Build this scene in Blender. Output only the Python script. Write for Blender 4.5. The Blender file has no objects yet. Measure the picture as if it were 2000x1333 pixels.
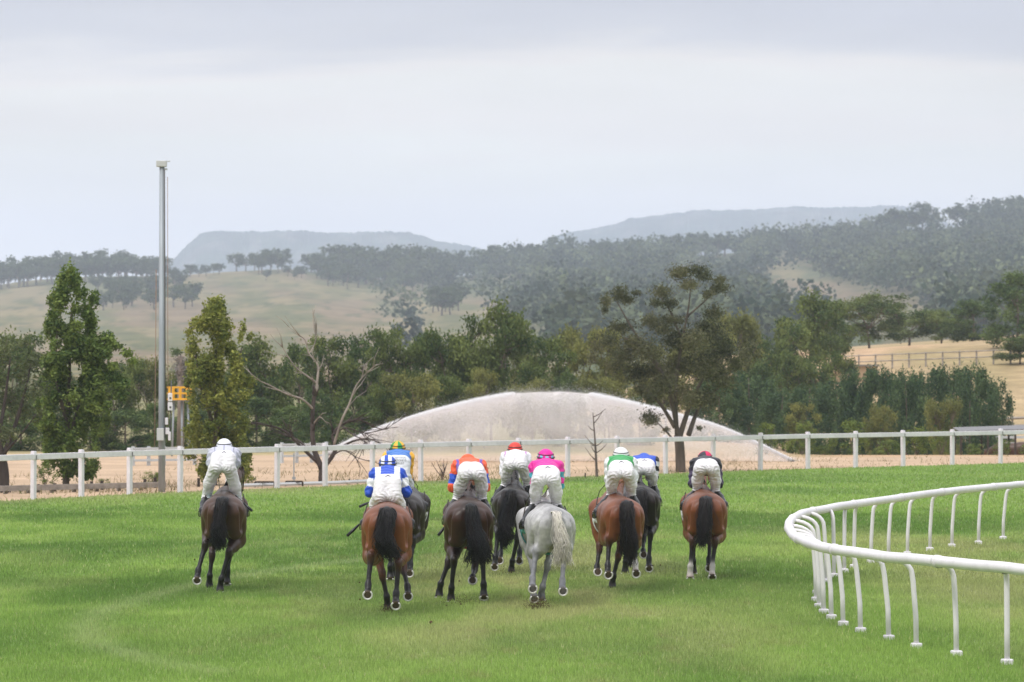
import bpy, bmesh, math, random
import numpy as np
from mathutils import Vector, Matrix
from mathutils.bvhtree import BVHTree
R = math.radians
sc = bpy.context.scene
COL = sc.collection

# ------------------------------------------------------------------ camera
FPX, HC, HOR, PCX, PCY = 8000.0, 3.0, 720.0, 1000.0, 666.5
PITCH = math.atan((HOR - PCY) / FPX)
cam_data = bpy.data.cameras.new("camera")
cam = bpy.data.objects.new("camera", cam_data)
COL.objects.link(cam)
cam_data.sensor_width = 36.0
cam_data.lens = FPX / 2000.0 * 36.0
cam_data.clip_start = 0.5
cam_data.clip_end = 30000.0
cam.location = (0, 0, HC)
cam.rotation_euler = (R(90) + PITCH, 0, 0)
cam_data.dof.use_dof = True
cam_data.dof.focus_distance = 51.0
cam_data.dof.aperture_fstop = 5.6
sc.camera = cam

# ------------------------------------------------------------------ light
SUN_EL, SUN_AZ = 56.0, 215.0          # azimuth clockwise from +y: behind the camera, a little to the left
sun_data = bpy.data.lights.new("sun", 'SUN')
sun_data.energy = 2.0
sun_data.angle = R(11)
sun_data.color = (1.0, 0.965, 0.91)
sun = bpy.data.objects.new("sun", sun_data)
COL.objects.link(sun)
sv = Vector((math.sin(R(SUN_AZ)) * math.cos(R(SUN_EL)), math.cos(R(SUN_AZ)) * math.cos(R(SUN_EL)), math.sin(R(SUN_EL))))
sun.rotation_euler = sv.to_track_quat('Z', 'Y').to_euler()

sc.view_settings.view_transform = 'Standard'
sc.view_settings.look = 'None'
sc.view_settings.exposure = 0.0
sc.view_settings.gamma = 1.0
sc.view_settings.use_curve_mapping = False
sc.render.engine = 'CYCLES'
cy = sc.cycles
cy.max_bounces = 6; cy.diffuse_bounces = 3; cy.glossy_bounces = 2; cy.transmission_bounces = 3
cy.volume_bounces = 4; cy.transparent_max_bounces = 8
cy.use_denoising = True
cy.sample_clamp_indirect = 6.0
cy.use_adaptive_sampling = True
cy.adaptive_threshold = 0.012
cy.pixel_filter_type = 'BLACKMAN_HARRIS'

def lin(c):
    c = c / 255.0
    return c / 12.92 if c <= 0.04045 else ((c + 0.055) / 1.055) ** 2.4
def S(r, g, b): return (lin(r), lin(g), lin(b))

world = bpy.data.worlds.new("World")
sc.world = world
world.use_nodes = True
nt = world.node_tree
for n in list(nt.nodes): nt.nodes.remove(n)
def nd(t, typ, **kw):
    n = t.nodes.new(typ)
    for k, v in kw.items():
        if hasattr(n, k): setattr(n, k, v)
        else: n.inputs[k].default_value = v
    return n
L = nt.links.new
out = nd(nt, 'ShaderNodeOutputWorld')
sky = nd(nt, 'ShaderNodeTexSky'); sky.sky_type = 'NISHITA'; sky.sun_disc = False
sky.sun_elevation = R(SUN_EL); sky.sun_rotation = R(SUN_AZ); sky.dust_density = 3.0
bg1 = nd(nt, 'ShaderNodeBackground'); bg1.inputs['Strength'].default_value = 0.08
L(sky.outputs[0], bg1.inputs['Color'])
tc = nd(nt, 'ShaderNodeTexCoord')
sep = nd(nt, 'ShaderNodeSeparateXYZ'); L(tc.outputs['Generated'], sep.inputs[0])
mp = nd(nt, 'ShaderNodeMapping'); mp.inputs['Scale'].default_value = (5.0, 5.0, 34.0); mp.inputs['Location'].default_value = (0.35, 0.0, 0.3)
L(tc.outputs['Generated'], mp.inputs['Vector'])
nz = nd(nt, 'ShaderNodeTexNoise'); nz.inputs['Scale'].default_value = 1.6; nz.inputs['Detail'].default_value = 5.0; nz.inputs['Roughness'].default_value = 0.52
nz.inputs['Distortion'].default_value = 0.35
L(mp.outputs[0], nz.inputs['Vector'])
# cloud banks: elevation wobbled by the noise
wob = nd(nt, 'ShaderNodeMath', operation='MULTIPLY_ADD'); wob.inputs[1].default_value = 0.030; wob.inputs[2].default_value = -0.015
L(nz.outputs['Fac'], wob.inputs[0])
el = nd(nt, 'ShaderNodeMath', operation='ADD'); L(sep.outputs['Z'], el.inputs[0]); L(wob.outputs[0], el.inputs[1])
sc_el = nd(nt, 'ShaderNodeMath', operation='MULTIPLY'); sc_el.inputs[1].default_value = 5.0
L(el.outputs[0], sc_el.inputs[0])
ramp = nd(nt, 'ShaderNodeValToRGB'); cr = ramp.color_ramp; cr.interpolation = 'B_SPLINE'
stops = [(0.0, (1.62, 1.36, 1.12)), (0.18, (1.36, 1.18, 1.04)), (0.26, (1.04, .96, .91)), (0.31, (1.03, .965, .92)),
         (0.345, (1.06, 1.0, .95)), (0.37, S(252, 248, 244)), (0.40, S(222, 224, 232)), (0.47, S(209, 212, 225)), (1.0, S(236, 238, 242))]
while len(cr.elements) < len(stops): cr.elements.new(0.5)
for e, (p, c) in zip(cr.elements, stops):
    e.position = p; e.color = (*c, 1)
L(sc_el.outputs[0], ramp.inputs[0])
# soft second layer of mottling
nz2 = nd(nt, 'ShaderNodeTexNoise'); nz2.inputs['Scale'].default_value = 3.1; nz2.inputs['Detail'].default_value = 3.0
mp2 = nd(nt, 'ShaderNodeMapping'); mp2.inputs['Scale'].default_value = (3.0, 3.0, 16.0); mp2.inputs['Location'].default_value = (0.1, 0.0, 0.75)
L(tc.outputs['Generated'], mp2.inputs['Vector']); L(mp2.outputs[0], nz2.inputs['Vector'])
mr = nd(nt, 'ShaderNodeMapRange'); mr.inputs['From Min'].default_value = 0.3; mr.inputs['From Max'].default_value = 0.7
mr.inputs['To Min'].default_value = 0.92; mr.inputs['To Max'].default_value = 1.05
L(nz2.outputs['Fac'], mr.inputs['Value'])
mul = nd(nt, 'ShaderNodeVectorMath', operation='SCALE'); L(ramp.outputs['Color'], mul.inputs[0]); L(mr.outputs[0], mul.inputs['Scale'])
# an overcast sky is brighter overhead
zen = nd(nt, 'ShaderNodeMapRange'); zen.inputs['From Min'].default_value = 0.15; zen.inputs['From Max'].default_value = 0.8
zen.inputs['To Min'].default_value = 1.0; zen.inputs['To Max'].default_value = 2.1
L(sep.outputs['Z'], zen.inputs['Value'])
mul2 = nd(nt, 'ShaderNodeVectorMath', operation='SCALE'); L(mul.outputs[0], mul2.inputs[0]); L(zen.outputs[0], mul2.inputs['Scale'])
# unseen sky low behind the camera, dimmed to cut the fill on the horses
bk = nd(nt, 'ShaderNodeMapRange'); bk.inputs['From Min'].default_value = -0.5; bk.inputs['From Max'].default_value = 0.4
bk.inputs['To Min'].default_value = 0.80; bk.inputs['To Max'].default_value = 1.0
L(sep.outputs['Y'], bk.inputs['Value'])
hi = nd(nt, 'ShaderNodeMapRange'); hi.inputs['From Min'].default_value = 0.35; hi.inputs['From Max'].default_value = 0.75
L(sep.outputs['Z'], hi.inputs['Value'])
bm_ = nd(nt, 'ShaderNodeMix'); bm_.data_type = 'FLOAT'; L(hi.outputs[0], bm_.inputs[0]); L(bk.outputs[0], bm_.inputs[2]); bm_.inputs[3].default_value = 1.0
mul3 = nd(nt, 'ShaderNodeVectorMath', operation='SCALE'); L(mul2.outputs[0], mul3.inputs[0]); L(bm_.outputs[0], mul3.inputs['Scale'])
bg2 = nd(nt, 'ShaderNodeBackground'); bg2.inputs['Strength'].default_value = 1.0
L(mul3.outputs[0], bg2.inputs['Color'])
mx = nd(nt, 'ShaderNodeMixShader'); mx.inputs[0].default_value = 0.92
L(bg1.outputs[0], mx.inputs[1]); L(bg2.outputs[0], mx.inputs[2]); L(mx.outputs[0], out.inputs['Surface'])

# ------------------------------------------------------------------ geometry helpers
CA, SA = math.cos(PITCH), math.sin(PITCH)
def at(px, py, d):
    """the point at distance d (along y) that the camera sees at photo pixel px, py"""
    a, b = (px - PCX) / FPX, (PCY - py) / FPX
    vx, vy, vz = a, CA - b * SA, SA + b * CA
    k = d / vy
    return Vector((vx * k, d, HC + vz * k))
def gnd(px, py, z=0.0):
    a, b = (px - PCX) / FPX, (PCY - py) / FPX
    vx, vy, vz = a, CA - b * SA, SA + b * CA
    k = (z - HC) / vz
    return Vector((vx * k, vy * k, z))

def hash2(ix, iy, s):
    h = (ix.astype(np.int64) * 374761393 + iy.astype(np.int64) * 668265263 + s * 1442695041) & 0x7fffffff
    h = ((h ^ (h >> 13)) * 1274126177) & 0x7fffffff
    return ((h ^ (h >> 16)) & 0xffff) / 65535.0
def vnoise(x, y, s=0):
    x = np.asarray(x, float); y = np.asarray(y, float)
    ix, iy = np.floor(x), np.floor(y); fx, fy = x - ix, y - iy
    fx = fx * fx * (3 - 2 * fx); fy = fy * fy * (3 - 2 * fy)
    a, b, c, d = hash2(ix, iy, s), hash2(ix + 1, iy, s), hash2(ix, iy + 1, s), hash2(ix + 1, iy + 1, s)
    return (a * (1 - fx) + b * fx) * (1 - fy) + (c * (1 - fx) + d * fx) * fy
def fbm(x, y, s=0, o=4):
    t, a, n = 0.0, 0.5, 0.0
    for i in range(o):
        t = t + a * vnoise(np.asarray(x) * 2 ** i, np.asarray(y) * 2 ** i, s + i * 17); n += a; a *= 0.5
    return t / n
def sstep(a, b, x):
    t = np.clip((np.asarray(x, float) - a) / (b - a), 0, 1); return t * t * (3 - 2 * t)
def mixc(a, b, t):
    t = np.asarray(t)[..., None]; return np.asarray(a) * (1 - t) + np.asarray(b) * t

def mesh_np(name, V, F, cols=None, smooth=True, mats=()):
    """V (n,3); F (m,3|4) array; cols (n,3) per point"""
    V = np.ascontiguousarray(V, dtype=np.float32); F = np.ascontiguousarray(F, dtype=np.int32)
    me = bpy.data.meshes.new(name)
    me.vertices.add(len(V)); me.vertices.foreach_set('co', V.ravel())
    k = F.shape[1]
    me.loops.add(F.size); me.loops.foreach_set('vertex_index', F.ravel())
    me.polygons.add(len(F)); me.polygons.foreach_set('loop_start', np.arange(0, F.size, k, dtype=np.int32))
    me.polygons.foreach_set('loop_total', np.full(len(F), k, dtype=np.int32))
    me.polygons.foreach_set('use_smooth', np.full(len(F), smooth, dtype=bool))
    if cols is not None:
        at_ = me.color_attributes.new('Col', 'FLOAT_COLOR', 'POINT')
        c = np.ones((len(V), 4), np.float32); c[:, :3] = cols
        at_.data.foreach_set('color', c.ravel())
    for m in mats: me.materials.append(m)
    me.update(); me.validate()
    return me

class MB:
    """collects pieces that become one mesh"""
    def __init__(s): s.v = []; s.f = []; s.n = 0; s.c = []
    def add(s, V, F, col=None):
        V = np.asarray(V, float).reshape(-1, 3)
        for f in F: s.f.append([i + s.n for i in f])
        s.v.append(V); s.n += len(V)
        s.c.append(np.tile(np.asarray(col if col is not None else (1, 1, 1), float), (len(V), 1)))
    def box(s, c, d, rz=0.0, bev=0.0, col=None):
        c = np.asarray(c, float); d = np.asarray(d, float) / 2
        b = min(bev, *d) if bev else 0
        cs, sn = math.cos(rz), math.sin(rz)
        V, F = [], []
        if b == 0:
            V = [(x, y, z) for x in (-1, 1) for y in (-1, 1) for z in (-1, 1)]
            V = np.array(V) * d
            F = [(0, 1, 3, 2), (4, 6, 7, 5), (0, 4, 5, 1), (2, 3, 7, 6), (0, 2, 6, 4), (1, 5, 7, 3)]
        else:
            bm = bmesh.new(); bmesh.ops.create_cube(bm, size=1.0)
            for v in bm.verts: v.co = Vector((v.co.x * d[0] * 2, v.co.y * d[1] * 2, v.co.z * d[2] * 2))
            bmesh.ops.bevel(bm, geom=bm.edges[:], offset=b, segments=2, affect='EDGES', profile=0.5)
            bm.verts.index_update()
            V = np.array([v.co[:] for v in bm.verts]); F = [[v.index for v in f.verts] for f in bm.faces]; bm.free()
        V2 = V.copy(); V2[:, 0] = V[:, 0] * cs - V[:, 1] * sn; V2[:, 1] = V[:, 0] * sn + V[:, 1] * cs
        s.add(V2 + c, F, col)
    def tube(s, pts, rad, seg=8, caps=True, col=None, flat=1.0):
        P = np.asarray(pts, float); n = len(P)
        rad = np.full(n, rad, float) if np.isscalar(rad) else np.asarray(rad, float)
        T = np.gradient(P, axis=0); T /= np.linalg.norm(T, axis=1)[:, None] + 1e-9
        ref = np.array([0, 0, 1.0]) if abs(T[0][2]) < 0.9 else np.array([1.0, 0, 0])
        V = []
        u = np.cross(ref, T[0]); u /= np.linalg.norm(u)
        for i in range(n):
            u = u - T[i] * np.dot(u, T[i]); u /= np.linalg.norm(u) + 1e-9
            w = np.cross(T[i], u)
            a = np.arange(seg) * 2 * math.pi / seg
            V.append(P[i] + rad[i] * (np.cos(a)[:, None] * u + flat * np.sin(a)[:, None] * w))
        V = np.concatenate(V); F = []
        for i in range(n - 1):
            for j in range(seg):
                k = (j + 1) % seg
                F.append((i * seg + j, i * seg + k, (i + 1) * seg + k, (i + 1) * seg + j))
        if caps:
            F.append(tuple(range(seg - 1, -1, -1))); F.append(tuple((n - 1) * seg + j for j in range(seg)))
        s.add(V, F, col)
    def mesh(s, name, mat, smooth=False):
        me = bpy.data.meshes.new(name)
        V = np.concatenate(s.v)
        me.from_pydata(V.tolist(), [], s.f)
        at_ = me.color_attributes.new('Col', 'FLOAT_COLOR', 'POINT')
        c = np.ones((len(V), 4), np.float32); c[:, :3] = np.concatenate(s.c)
        at_.data.foreach_set('color', c.ravel())
        if smooth: me.polygons.foreach_set('use_smooth', np.ones(len(me.polygons), bool))
        if mat: me.materials.append(mat)
        me.update()
        return me

def link(name, data, parent=None, loc=None, rz=0.0):
    o = bpy.data.objects.new(name, data); COL.objects.link(o)
    if parent is not None: o.parent = parent
    if loc is not None: o.location = loc
    if rz: o.rotation_euler = (0, 0, rz)
    return o
def tag(o, label=None, cat=None, group=None, kind=None):
    if label: o['label'] = label
    if cat: o['category'] = cat
    if group: o['group'] = group
    if kind: o['kind'] = kind
    return o
def thing(name, label, cat, loc=(0, 0, 0), rz=0.0, group=None):
    return tag(link(name, None, None, loc, rz), label, cat, group)
def dup(root, loc, rz=0.0, scale=(1, 1, 1), label=None, group=None):
    r = root.copy(); COL.objects.link(r); r.location = loc; r.rotation_euler = (0, 0, rz); r.scale = scale
    if label: r['label'] = label
    if group: r['group'] = group
    for ch in list(root.children):
        c = ch.copy(); COL.objects.link(c); c.parent = r
        for g in ch.children:
            d = g.copy(); COL.objects.link(d); d.parent = c
    return r

# ------------------------------------------------------------------ materials
def mat(name, col=None, rough=0.6, attr=False, noise=None, bump=None, spec=0.5, metal=0.0, transl=0.0, sheen=0.0, coat=0.0):
    """noise=(scale, lo, hi[, stretch]) multiplies the colour; bump=(scale, strength, distance[, stretch])"""
    m = bpy.data.materials.new(name); m.use_nodes = True
    t = m.node_tree; p = t.nodes['Principled BSDF']; o = t.nodes['Material Output']
    p.inputs['Roughness'].default_value = rough; p.inputs['Metallic'].default_value = metal
    p.inputs['Specular IOR Level'].default_value = spec
    if sheen: p.inputs['Sheen Weight'].default_value = sheen
    if coat: p.inputs['Coat Weight'].default_value = coat; p.inputs['Coat Roughness'].default_value = 0.25
    if attr:
        a = nd(t, 'ShaderNodeVertexColor'); a.layer_name = 'Col'; src = a.outputs['Color']
    else:
        a = nd(t, 'ShaderNodeRGB'); a.outputs[0].default_value = (*col, 1); src = a.outputs[0]
    co = nd(t, 'ShaderNodeTexCoord')
    def vec(st):
        if not st: return co.outputs['Object']
        q = nd(t, 'ShaderNodeMapping'); q.inputs['Scale'].default_value = st
        t.links.new(co.outputs['Object'], q.inputs['Vector']); return q.outputs[0]
    if noise:
        for k in range(0, len(noise), 1):
            nn = noise[k]
            x = nd(t, 'ShaderNodeTexNoise'); x.inputs['Scale'].default_value = nn[0]; x.inputs['Detail'].default_value = 5.0
            t.links.new(vec(nn[3] if len(nn) > 3 else None), x.inputs['Vector'])
            r = nd(t, 'ShaderNodeMapRange'); r.inputs['From Min'].default_value = 0.3; r.inputs['From Max'].default_value = 0.7
            r.inputs['To Min'].default_value = nn[1]; r.inputs['To Max'].default_value = nn[2]
            t.links.new(x.outputs['Fac'], r.inputs['Value'])
            v = nd(t, 'ShaderNodeVectorMath', operation='SCALE'); t.links.new(src, v.inputs[0]); t.links.new(r.outputs[0], v.inputs['Scale'])
            src = v.outputs[0]
    t.links.new(src, p.inputs['Base Color'])
    if bump:
        x = nd(t, 'ShaderNodeTexNoise'); x.inputs['Scale'].default_value = bump[0]; x.inputs['Detail'].default_value = 4.0
        t.links.new(vec(bump[3] if len(bump) > 3 else None), x.inputs['Vector'])
        b = nd(t, 'ShaderNodeBump'); b.inputs['Strength'].default_value = bump[1]; b.inputs['Distance'].default_value = bump[2]
        t.links.new(x.outputs['Fac'], b.inputs['Height']); t.links.new(b.outputs[0], p.inputs['Normal'])
    if transl:
        tr = nd(t, 'ShaderNodeBsdfTranslucent'); t.links.new(src, tr.inputs['Color'])
        ms = nd(t, 'ShaderNodeMixShader'); ms.inputs[0].default_value = transl
        t.links.new(p.outputs[0], ms.inputs[1]); t.links.new(tr.outputs[0], ms.inputs[2]); t.links.new(ms.outputs[0], o.inputs['Surface'])
    return m

M = {}
M['lawn'] = mat('lawn_soil_and_turf', attr=True, rough=0.9, spec=0.15, noise=[(9.0, 0.75, 1.2), (60.0, 0.6, 1.35)])
M['blade'] = mat('grass_blade', attr=True, rough=0.8, spec=0.08, transl=0.4)
M['leaf'] = mat('foliage', attr=True, rough=0.7, spec=0.25, transl=0.28)
M['bark'] = mat('bark', attr=True, rough=0.9, spec=0.2, noise=[(6.0, 0.65, 1.3, (1, 1, 0.3))])
M['ground'] = mat('dry_paddock', attr=True, rough=0.95, spec=0.1, noise=[(0.8, 0.8, 1.2), (9.0, 0.85, 1.15)])
M['sand'] = mat('sand_track', col=S(186, 160, 134), rough=0.95, spec=0.1, noise=[(0.35, 0.82, 1.12), (2.2, 0.86, 1.1, (0.35, 1, 1)), (14.0, 0.88, 1.08)])
M['hill'] = mat('hill_grass', attr=True, rough=0.95, spec=0.1, noise=[(0.02, 0.85, 1.15), (0.12, 0.85, 1.15)])
M['mount'] = mat('mountain_bush', attr=True, rough=0.95, spec=0.1, noise=[(0.02, 0.6, 1.4), (0.08, 0.7, 1.3)])
M['white'] = mat('white_rail_paint', col=(0.82, 0.77, 0.82), rough=0.45, noise=[(0.9, 0.84, 1.04), (9.0, 0.90, 1.04)])
M['rail'] = mat('white_plastic_rail', col=(0.80, 0.76, 0.79), rough=0.4, noise=[(0.8, 0.88, 1.04), (7.0, 0.92, 1.03), (30.0, 0.96, 1.02, (1, 1, 0.15))])
M['darkmetal'] = mat('dark_fitting', col=(0.09, 0.085, 0.085), rough=0.6)
M['galv'] = mat('galvanised_steel', col=S(150, 156, 162), rough=0.5, metal=0.15, noise=[(5.0, 0.8, 1.15, (1, 1, 0.15))])
M['timber'] = mat('weathered_timber', col=S(146, 138, 130), rough=0.9, noise=[(8.0, 0.7, 1.25, (0.2, 1, 1))])
M['darkpost'] = mat('dark_post_timber', col=S(62, 52, 46), rough=0.9, noise=[(12.0, 0.7, 1.25)])
M['yellow'] = mat('yellow_paint', col=S(226, 168, 38), rough=0.5, noise=[(5.0, 0.85, 1.1)])
M['grey'] = mat('grey_box', col=S(190, 190, 190), rough=0.5)
M['roof'] = mat('roof_sheet', col=S(116, 114, 116), rough=0.7, noise=[(3.0, 0.88, 1.08)])
M['shedwall'] = mat('shed_wall', col=S(205, 178, 146), rough=0.9, noise=[(2.0, 0.9, 1.08)])
M['black'] = mat('black_gloss', col=(0.012, 0.012, 0.014), rough=0.35)
M['drop'] = mat('water_drops', col=(0.97, 0.96, 0.97), rough=0.6, spec=0.1, transl=0.5)
M['dirt'] = mat('dark_soil', col=S(84, 66, 50), rough=1.0, spec=0.1)
# ------------------------------------------------------------------ terrain
FENCE_PX = [(-125, 987), (-30, 982), (65, 977), (159, 972), (253, 967), (352, 963), (446, 959), (541, 955), (635, 951.5), (727, 947), (822, 942),
            (916, 939), (1012, 936), (1109, 933), (1205, 929.5), (1300, 926.5), (1393, 923), (1485, 920), (1578, 917), (1671, 914.5), (1764, 912),
            (1860, 909.5), (1954, 906.8), (2050, 904)]
FB = [gnd(*p) for p in FENCE_PX]
fx = np.array([p.x for p in FB]); fy = np.array([p.y for p in FB])
sl0 = (fy[1] - fy[0]) / (fx[1] - fx[0]); sl1 = (fy[-1] - fy[-2]) / (fx[-1] - fx[-2])
def fence_y(x):
    x = np.asarray(x, float); y = np.interp(x, fx, fy)
    y = np.where(x < fx[0], fy[0] + (x - fx[0]) * sl0, y); return np.where(x > fx[-1], fy[-1] + (x - fx[-1]) * sl1, y)

def grid_faces(nu, nv):
    i, j = np.meshgrid(np.arange(nu - 1), np.arange(nv - 1), indexing='ij')
    a = (i * nv + j).ravel()
    return np.stack([a, a + nv, a + nv + 1, a + 1], 1)

def pix(x, y, z):
    """photo pixel of world points, for where things grow"""
    dy, dz = y, z - HC
    cyf = dy * CA + dz * SA; czu = -dy * SA + dz * CA
    return PCX + FPX * x / cyf, PCY - FPX * czu / cyf

def ground_z(x, y):
    x = np.asarray(x, float); y = np.asarray(y, float)
    kn = sstep(165, 272, y) * sstep(5, 19, x - (y - 200) * 0.015) * (4.1 + np.clip(x - 20, 0, 60) * 0.07)
    kn = kn + 0.35 * (fbm(x * 0.06, y * 0.05, 3) - 0.5) * sstep(150, 220, y)
    dip = -1.35 * sstep(143, 152, y) * (1 - sstep(196, 215, y)) * sstep(9, 15, x)
    return np.where(y > 420, kn, kn) + dip

gx = np.concatenate([np.linspace(-620, -175, 40), np.linspace(-170, 170, 171), np.linspace(175, 620, 40)])
gy = np.concatenate([np.array([-60, 0, 30, 60, 80]), np.arange(90, 210, 2.5), np.arange(210, 520, 7.0)])
X, Y = np.meshgrid(gx, gy, indexing='ij')
Z = ground_z(X, Y) - 0.012
t1 = fbm(X * 0.05, Y * 0.03, 5); t2 = fbm(X * 0.3, Y * 0.2, 9)
gc = mixc(mixc(S(186, 160, 128), S(166, 150, 110), t1), S(138, 146, 92), sstep(0.5, 0.75, t2) * 0.55)
gc = mixc(gc, S(92, 98, 62), (1 - sstep(2, 12, X)) * sstep(142, 150, Y) * 0.7)
kt = fbm(X * 0.12 + 4, Y * 0.05, 61, 4)
gc = np.where((X > 4)[..., None], mixc(mixc(S(182, 152, 122), S(150, 134, 98), sstep(.35, .65, kt)), S(168, 146, 114), sstep(.45, .7, t2)), gc)
ground = link('ground', mesh_np('ground', np.stack([X, Y, Z], -1).reshape(-1, 3), grid_faces(len(gx), len(gy)), gc.reshape(-1, 3), mats=[M['ground']]))
tag(ground, 'dry pale paddock ground rising to a knoll behind the track', kind='structure')

# sand track behind the fence
sx = np.linspace(-60, 70, 131); sv_ = np.linspace(0, 1, 14)
SXX, SVV = np.meshgrid(sx, sv_, indexing='ij')
far = np.where(SXX < 3, 141 + 1.2 * np.sin(SXX * 0.5), 139.5 + 0.5 * np.sin(SXX * 0.9)) + (fbm(SXX * 0.8, SXX * 0.1, 4) - 0.5) * 2.2
SYY = fence_y(SXX) - 1.0 + (far - fence_y(SXX) + 1.0) * SVV
SYY = np.maximum(SYY, fence_y(SXX) - 1.0)
tag(link('dirt_track', mesh_np('dirt_track', np.stack([SXX, SYY, np.full(SXX.shape, -0.004)], -1).reshape(-1, 3), grid_faces(131, 14), mats=[M['sand']])),
    'pale sandy training track running behind the white rail', kind='structure')

# lawn
ARC = np.array([gnd(*p)[:2] for p in [(760, 1092), (640, 1104), (520, 1119), (400, 1141), (290, 1168), (205, 1196), (168, 1222), (172, 1246), (215, 1270), (300, 1296), (420, 1316)]])
ARC2 = np.array([gnd(*p)[:2] for p in [(-50, 1160), (100, 1128), (300, 1092), (500, 1070), (760, 1060)]])
def polydist(x, y, P):
    d = np.full(np.shape(x), 1e9)
    for a, b in zip(P[:-1], P[1:]):
        ab = b - a; t = np.clip(((x - a[0]) * ab[0] + (y - a[1]) * ab[1]) / (ab @ ab), 0, 1)
        d = np.minimum(d, np.hypot(x - a[0] - t * ab[0], (y - a[1] - t * ab[1]) * 0.55))
    return d
G_DEEP, G_MID, G_LIGHT, G_DRY, G_PALE = [np.array(c) for c in ((0.165, 0.282, 0.066), (0.292, 0.432, 0.104), (0.412, 0.540, 0.160), (0.500, 0.465, 0.240), (0.460, 0.525, 0.255))]
def lawn_col(x, y):
    n1 = fbm(x * 0.16 + 3, y * 0.10, 21, 4); n2 = fbm(x * 0.55, y * 0.22, 33, 3); n3 = fbm(x * 1.7, y * 0.8, 55, 3); n4 = fbm(x * 0.07, y * 0.33, 77, 3)
    c = mixc(G_DEEP, G_MID, sstep(0.32, 0.6, n1 * 0.6 + n2 * 0.4))
    c = mixc(c, G_LIGHT, sstep(0.48, 0.78, n3 * 0.45 + n2 * 0.3 + n4 * 0.25) * 0.75)
    c = mixc(c, G_DEEP, sstep(0.52, 0.68, n4) * 0.45)
    w5 = fbm(x * 0.8 + 9, y * 0.14, 101, 4); c = mixc(c, G_DRY, sstep(0.56, 0.74, w5) * 0.15)
    w6 = fbm(x * 3.0, y * 0.9, 111, 3); c = mixc(c, np.array((0.30, 0.26, 0.13)), sstep(0.66, 0.78, w6) * 0.35 * np.exp(-(x / 4.5) ** 2))
    # the trodden line the field has run along, thinner dry turf
    line = np.exp(-((x - 0.2 - (y - 48) * 0.03) / 2.6) ** 2) * sstep(38, 47, y) * (1 - sstep(62, 84, y)) * (0.35 + 0.65 * sstep(0.4, 0.62, fbm(x * 0.9, y * 0.22, 91, 4)))
    c = mixc(c, G_DRY, line * 0.62)
    # dry ground inside the running rail
    inn = sstep(4.4, 6.2, x - np.maximum(0, 50 - y) * 0.02) * (1 - sstep(70, 80, y)) * sstep(0.34, 0.6, fbm(x * 0.5, y * 0.16, 14, 4))
    c = mixc(c, G_DRY, inn * 0.5)
    # thin turf along the outer fence
    ed = fence_y(x) - y
    c = mixc(c, G_DRY * 0.92, np.exp(-(ed / 3.0) ** 2) * (0.25 + 0.55 * fbm(x * 0.7, y * 0.3, 44, 3)) * (1 - sstep(-2, 8, x) * 0.7))
    c = mixc(c, G_MID, sstep(2, 12, x) * sstep(80, 95, y) * 0.6)
    c = mixc(c, G_PALE, np.exp(-(polydist(x, y, ARC) / 0.24) ** 2) * 0.46 * (0.5 + 0.8 * fbm(x * 2.5, y * 1.5, 8, 3)))
    c = mixc(c, G_PALE, np.exp(-(polydist(x, y, ARC2) / 0.35) ** 2) * 0.12)
    return c
lx = np.concatenate([np.linspace(-70, -16, 28), np.linspace(-15.6, 20, 150), np.linspace(21, 80, 30)])
lv = np.linspace(0, 1, 260) ** 1.4
LX, LV = np.meshgrid(lx, lv, indexing='ij')
LY = 6 + (fence_y(LX) + 0.22 - 6) * LV
LZ = 0.008 + 0 * LX
lc = lawn_col(LX, LY) * 0.62
tag(link('lawn', mesh_np('lawn', np.stack([LX, LY, LZ], -1).reshape(-1, 3), grid_faces(len(lx), len(lv)), lc.reshape(-1, 3), mats=[M['lawn']])),
    'green turf of the racecourse', kind='structure')

rng = np.random.default_rng(7)
def blades(n, y0, y1, w, h, pw):
    y = y0 + (y1 - y0) * rng.random(n) ** pw
    hw = y * 0.142 + 2.2
    x = (rng.random(n) * 2 - 1) * hw
    k = y < fence_y(x) + 0.1; x, y = x[k], y[k]; n = len(x)
    th = rng.random(n) * 6.283; sc_ = 0.55 + 0.9 * rng.random(n) ** 1.5
    tall = 0.7 + 0.6 * fbm(x * 1.3, y * 0.9, 66, 2)
    ww = w * sc_; hh = h * sc_ * tall
    ln = hh * 0.55 * rng.random(n); la = rng.random(n) * 6.283
    A = np.stack([x - ww * np.cos(th), y - ww * np.sin(th), np.full(n, 0.006)], 1)
    B = np.stack([x + ww * np.cos(th), y + ww * np.sin(th), np.full(n, 0.006)], 1)
    T = np.stack([x + ln * np.cos(la), y + ln * np.sin(la), 0.006 + hh], 1)
    c = lawn_col(x, y) * (0.70 + 0.58 * rng.random(n))[:, None]
    dry = rng.random(n) < 0.02
    c[dry] = np.array((0.50, 0.50, 0.24)) * (0.8 + 0.5 * rng.random(dry.sum()))[:, None]
    return np.stack([A, B, T], 1).reshape(-1, 3), np.repeat(c, 3, 0)
parts = [blades(600000, 36.5, 58, 0.0040, 0.046, 1.0), blades(340000, 57, 84, 0.0075, 0.048, 1.1), blades(200000, 83, 130, 0.013, 0.046, 1.2)]
BV = np.concatenate([p[0] for p in parts]); BC = np.concatenate([p[1] for p in parts])
tag(link('grass', mesh_np('grass', BV, np.arange(len(BV)).reshape(-1, 3), BC, smooth=False, mats=[M['blade']])), 'short mown grass blades covering the track', kind='stuff')

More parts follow.
